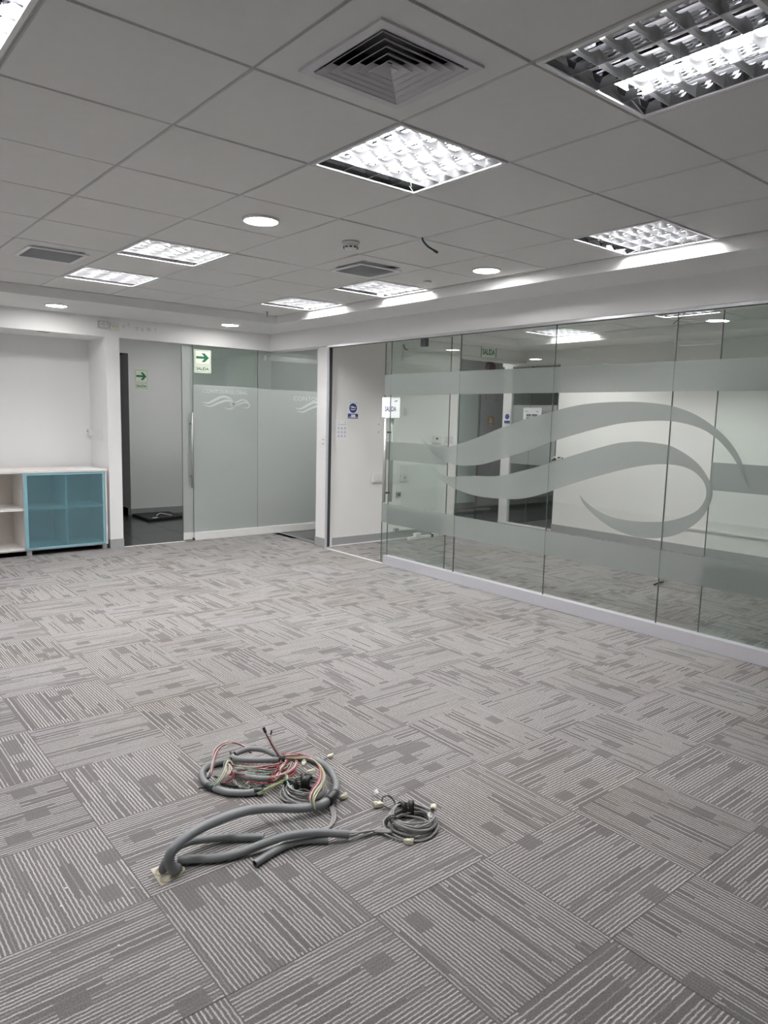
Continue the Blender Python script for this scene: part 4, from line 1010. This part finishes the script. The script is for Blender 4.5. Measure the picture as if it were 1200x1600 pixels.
def connector(parent, px, py, z, dpx, dpy, s=1.0, m=CONN):
    a = P(px, py, z); b = P(px+dpx, py+dpy, z); d = (b-a); d.z = 0; ang = math.atan2(d.y, d.x)
    Mk = Matrix.Translation(a) @ Matrix.Rotation(ang, 4, 'Z') @ Matrix.Rotation(random.uniform(-.3, .3), 4, 'X')
    bm = bmesh.new(); add_box(bm, -.012*s, .012*s, -.0085*s, .0085*s, -.007*s, .007*s, Mk, .0015)
    add_box(bm, -.018*s, -.012*s, -.005*s, .005*s, -.005*s, .005*s, Mk); add_box(bm, .002*s, .013*s, -.004*s, .004*s, .007*s, .010*s, Mk)
    co = from_bm('connector', bm, m, parent)
    bm = bmesh.new(); add_box(bm, .0122*s, .0126*s, -.006*s, .006*s, -.004*s, .003*s, Mk); from_bm('connector_socket', bm, DARKM, co)

# right-hand coil
random.seed(11)
cc = (P(600, 1284, .02)+P(688, 1282, .02))/2; R0 = (P(600, 1284, .02)-P(688, 1282, .02)).length/2
t = thing('cable_coil', (cc.x, cc.y, 0), 'coil of grey network cable with black straps and cream plugs', 'cable coil')
def coil(parent, cx, cy_, rmin, rmax, zmax, n, r, m, ph0=0):
    for k in range(n):
        rad = rmin+(rmax-rmin)*random.random()**.8; z0 = .004+zmax*random.random()*(1-.4*abs(2*(rad-rmin)/(rmax-rmin)-1))
        ox, oy = random.uniform(-.008, .008), random.uniform(-.008, .008); ph = random.uniform(0, 6.28); tz = random.uniform(-.009, .009); ec = random.uniform(.94, 1.06)
        pts = []
        for s in range(33):
            a = ph+2*math.pi*s/32*1.0
            rr = rad*(1+.025*math.sin(3*a+k))
            pts.append(Vector((cx+ox+rr*ec*math.cos(a), cy_+oy+rr/ec*math.sin(a), max(r+.0006, z0+tz*math.cos(a-ph0)+.004*math.sin(2*a+k)))))
        bm = bmesh.new(); add_tube(bm, catmull(pts, .012), r, 7, 0, True, .0004); from_bm('cable', bm, m, parent, True)
coil(t, cc.x, cc.y, R0*.56, R0*.97, .045, 14, .0037, CABLE)
def strap(parent, cen, rmid, rhalf, ang, zc=.028, zh=.0275, wd=.010):
    d = Vector((math.cos(ang), math.sin(ang), 0)); b = Vector((-d.y, d.x, 0)); cn = Vector((cen.x, cen.y, zc))+d*rmid
    pts = [cn+d*rhalf*math.cos(2*math.pi*s/16)+Vector((0, 0, zh*math.sin(2*math.pi*s/16))) for s in range(16)]
    bm = bmesh.new()
    ra, rb_ = [bm.verts.new(p+b*wd) for p in pts], [bm.verts.new(p-b*wd) for p in pts]
    rc, rd = [bm.verts.new(cn+(p-cn)*.93+b*wd) for p in pts], [bm.verts.new(cn+(p-cn)*.93-b*wd) for p in pts]
    for s in range(16):
        k2 = (s+1) % 16
        bm.faces.new([ra[s], ra[k2], rb_[k2], rb_[s]]); bm.faces.new([rc[s], rd[s], rd[k2], rc[k2]])
        bm.faces.new([ra[s], rc[s], rc[k2], ra[k2]]); bm.faces.new([rb_[s], rb_[k2], rd[k2], rd[s]])
    from_bm('strap', bm, TAPE, parent, True)
def ang_px(px, py, cen): q = P(px, py, .0)-cen; return math.atan2(q.y, q.x)
for px, py in ((641, 1262), (618, 1262), (618, 1296)): strap(t, cc, R0*.765, R0*.235, ang_px(px, py, cc))
for k in range(5):
    dy = (k-2)*1.6
    tube('cable', pth((538, 1304+dy*.6, .022), (552, 1303+dy, .018+.004*(k % 2)), (572, 1299-dy*.5, .012+.006*(k % 3)), (592, 1297+dy, .012), (612, 1299+dy*.6, .016)), .0033, CABLE, t, 7)
tube('cable', pth((600, 1303, .012), (612, 1308, .008), (625, 1313, .006), (634, 1314, .006)), .0033, CABLE, t, 7)
connector(t, 640, 1315, .008, 10, 1, 1.15)
connector(t, 677, 1262, .056, -3, 10, 1.15); connector(t, 672, 1275, .045, -6, -10, .9, WPLAST)
tube('cable', pth((670, 1288, .045), (671, 1280, .046), (674, 1270, .052)), .0033, CABLE, t, 7)
connector(t, 590, 1257, .012, -10, 1, 1.2); connector(t, 588, 1238, .02, -2, -8, .85, WPLAST)
tube('cable', pth((600, 1259, .010), (607, 1262, .008), (620, 1266, .014)), .0033, CABLED, t, 7)
tube('cable', pth((586, 1243, .012), (581, 1243, .01), (588, 1250, .008), (592, 1255, .01)), .0022, CABLE, t, 6)
tube('cable', pth((597, 1252, .02), (598, 1246, .045), (606, 1243, .055), (613, 1248, .04), (617, 1255, .02), (614, 1263, .014)), .0028, CABLED, t, 7)

# left dark coil
lc = (P(438, 1240, .02)+P(514, 1236, .02))/2; R1 = (P(438, 1240, .02)-P(514, 1236, .02)).length/2
t = thing('cable_coil', (lc.x, lc.y, 0), 'dense coil of dark grey cable half under the coloured wires', 'cable coil')
random.seed(5)
coil(t, lc.x, lc.y-.0, R1*.35, R1*.98, .05, 24, .0036, CABLE)
coil(t, lc.x, lc.y-.0, R1*.30, R1*.9, .04, 8, .0034, CABLED)
for k in range(4):
    tube('cable', pth((510+k*2, 1245, .02), (516+k*2, 1262, .012), (519+k*2, 1276, .008), (514+k*1.5, 1290, .006), (500+k, 1300, .005)), .0032, CABLE, t, 7)
connector(t, 475, 1193, .05, 2, -9, 1.15); connector(t, 487, 1206, .055, 10, -1, 1.15); connector(t, 517, 1181, .01, 9, -2, .9); connector(t, 538, 1244, .01, 8, -5, 1.05)
tube('cable', pth((495, 1193, .02), (503, 1189, .01), (511, 1184, .008)), .0025, CABLED, t, 6)
tube('cable', pth((526, 1243, .02), (529, 1248, .008), (533, 1247, .008)), .0028, CABLED, t, 6)
for px, py in ((470, 1208), (490, 1212), (442, 1236)): strap(t, lc, R1*.68, R1*.33, ang_px(px, py, lc), .031, .030, .012)

# coloured wire bundle with loops of conduit
t = thing('wire_bundle', tuple(P(390, 1215)), 'tangle of red, white and green wires with loops of grey conduit', 'wire bundle')
conduit('conduit', pth((408, 1236, .014), (385, 1239, .014), (355, 1238, .014), (333, 1231, .014)), .0135, t)
conduit('conduit', pth((330, 1229, .014), (319, 1221, .014), (315, 1209, .014), (322, 1199, .014), (338, 1193, .014), (352, 1190, .014), (370, 1188, .014)), .0125, t)
conduit('conduit', pth((361, 1183, .055), (375, 1187, .055), (400, 1188, .055), (435, 1187, .05)), .0125, t)
conduit('conduit', pth((367, 1178, .05), (382, 1172, .055), (396, 1170, .055), (412, 1172, .05), (428, 1178, .045), (437, 1184, .04)), .0115, t)
conduit('conduit', pth((366, 1207, .035), (382, 1213, .035), (400, 1216, .035), (421, 1217, .035)), .0125, t)
tube('tape_wrap', pth((432, 1186, .05), (438, 1185.5, .05), (445, 1185.5, .05)), .0155, DARKM, t, 14, .01)
tube('tape_wrap', pth((396, 1236, .016), (403, 1236.5, .016), (410, 1235, .016)), .0155, TAPE, t, 14, .01)
tube('tape_end', pth((362, 1186, .055), (362, 1180, .06), (360, 1175, .065)), .005, TAPE, t, 8, .006)
tube('tape_end', pth((310, 1232, .012), (317, 1231, .012), (326, 1230, .012)), .003, TAPE, t, 6, .006)
tube('tape_wrap', pth((324, 1227, .016), (329, 1229, .016), (334, 1232, .016)), .0145, DARKM, t, 12, .01)
WR = {'r': mat('red_wire', (.30, .03, .05), .45), 'p': mat('pink_wire', (.48, .22, .23), .45), 'w': mat('white_wire', (.60, .58, .54), .45),
      'g': mat('green_wire', (.22, .36, .27), .4), 'y': mat('yellow_green_wire', (.40, .42, .18), .45), 'd': mat('maroon_wire', (.16, .05, .06), .4), 'c': mat('cream_wire', (.58, .52, .40), .45)}
random.seed(21)
def wires(cols, ctrl, spread=2.2, zs=.006, r=.0026):
    n = len(cols)
    for k, ch in enumerate(cols):
        o = (k-(n-1)/2)*spread
        pts = [P(px+o*.6+random.uniform(-.8, .8), py+o*.5+random.uniform(-.8, .8), max(.004, z+random.uniform(-zs, zs))) for px, py, z in ctrl]
        tube('wire', pts, r, WR[ch], t, 6, .010)
# arch on the left
wires('wrwd', [(326, 1214, .03), (330, 1204, .04), (333, 1190, .06), (337, 1174, .075), (347, 1164, .085), (362, 1160, .085), (375, 1163, .075), (384, 1169, .06), (392, 1176, .045)], 1.6, .003)
bm = bmesh.new(); add_tube(bm, pth((325, 1216, .03), (328, 1208, .035)), .0055, 8); from_bm('wire_sleeve', bm, DARKM, t)
# right sweep over the coil
wires('rpwrgwyc', [(443, 1182, .055), (460, 1181, .065), (478, 1182, .07), (494, 1191, .075), (503, 1206, .08), (501, 1222, .08), (491, 1236, .075), (487, 1250, .06), (489, 1262, .035)], 1.9, .004)
# the tangle in the middle
for rows, y0, y1 in (('wrrgwp', 1192, 1199), ('rdwgrw', 1199, 1206), ('grwrpg', 1206, 1211)):
    for ch in rows:
        ya, yb2 = random.uniform(y0, y1), random.uniform(y0-2, y1)
        z = random.uniform(.02, .055)
        wires(ch, [(360+random.uniform(-6, 6), ya, z*.6), (375, ya+random.uniform(-2, 4), z), (395, ya+random.uniform(0, 5), z), (415, (ya+yb2)/2+random.uniform(-1, 5), z), (432, yb2+random.uniform(-3, 3), z), (446, yb2-random.uniform(2, 8), z), (452, yb2-random.uniform(6, 12), .05)], 0, .006)
for ch in 'rrpwrwgr':
    a = random.uniform(418, 432); b = random.uniform(436, 456)
    wires(ch, [(a, 1222-random.uniform(0, 6), .04), (a+8, 1214-random.uniform(0, 6), .05), (b-6, 1204-random.uniform(0, 6), .055), (b, 1194-random.uniform(0, 6), .055)], 0, .006)
wires('wpr', [(420, 1217, .04), (436, 1213, .05), (450, 1208, .055), (460, 1200, .055), (464, 1190, .055), (457, 1184, .05), (447, 1183, .05)], 2.4)
wires('grr', [(418, 1222, .02), (436, 1219, .035), (452, 1213, .045), (462, 1204, .05)], 2.6)
# loops on the left
wires('gwc', [(330, 1229, .02), (340, 1222, .04), (350, 1205, .06), (352, 1193, .07), (358, 1187, .07), (362, 1192, .06)], 2.4)
wires('cw', [(343, 1217, .03), (355, 1212, .05), (360, 1200, .065), (356, 1193, .07), (352, 1200, .065), (356, 1212, .045), (364, 1218, .02)], 2.4)
wires('rp', [(358, 1196, .06), (364, 1206, .05), (363, 1216, .035), (354, 1222, .02), (349, 1223, .012)], 2.4)
wires('cgw', [(366, 1220, .02), (370, 1226, .014), (380, 1230, .012), (392, 1231, .014), (382, 1222, .02)], 2.0)
wires('rw', [(383, 1224, .025), (392, 1221, .03), (408, 1225, .025), (420, 1226, .02)], 2.4)
wires('ygyc', [(402, 1240, .02), (416, 1234, .02), (430, 1226, .03), (446, 1220, .04), (458, 1221, .045), (459, 1217, .05), (446, 1218, .045)], 1.8)
wires('gw', [(448, 1210, .05), (449, 1222, .05), (458, 1234, .055), (474, 1239, .055)], 3)
tube('dark_cable', pth((345, 1225, .012), (360, 1228, .012), (372, 1229, .012)), .006, TAPE, t, 8)
tube('dark_cable', pth((335, 1213, .012), (340, 1215, .012), (346, 1218, .012)), .004, TAPE, t, 8)
tube('dark_cable', pth((390, 1232, .02), (402, 1230, .022), (412, 1227, .02)), .007, TAPE, t, 8)
# two wire ends standing up
def upr(px, py, h, base):  # a point straight above the bundle at the base point's distance
    d = ray(px, py); s = base.dot(fw)-CAMP.dot(fw); k = s/d.dot(fw); return CAMP+d*k
b0 = P(437, 1183, .06)
w1 = [upr(x, y, 0, b0) for x, y in ((437, 1184), (431, 1175), (425, 1165), (419, 1153), (415, 1145))]
w2 = [upr(x, y, 0, b0) for x, y in ((441, 1182), (433, 1172), (427, 1163), (424, 1157), (423, 1148))]
tube('wire', w1, .003, WR['d'], t, 6, .008); tube('wire', [p+Vector((.004, .002, 0)) for p in w1[:-1]], .0026, WR['p'], t, 6, .008)
tube('wire', w2, .0026, WR['w'], t, 6, .008)
bm = bmesh.new(); add_tube(bm, [w1[-1], upr(411.5, 1136.5, 0, b0)], .0065, 8); from_bm('wire_cap', bm, TAPE, t)
bm = bmesh.new(); add_tube(bm, [w2[-1], upr(424.5, 1141, 0, b0)], .0035, 8); from_bm('wire_cap', bm, DARKM, t)
# lint and specks on the carpet
LINT = mat('white_lint', (.7, .7, .68), .9)
for k, (px, py) in enumerate(((103, 1388), (96, 1416), (207, 1388), (185, 1478))):
    q = P(px, py, .001); tt = thing('paper_speck', (q.x, q.y, 0), 'tiny white scrap lying on the carpet near the cut-out', 'scrap', 'white scraps on the carpet')
    random.seed(k); poly('scrap', Matrix.Translation((q.x, q.y, .0006)), [(.008*random.uniform(.4, 1)*math.cos(a), .006*random.uniform(.4, 1)*math.sin(a)) for a in (0, 1, 2, 3, 4, 5)], 0, .002, LINT, tt)
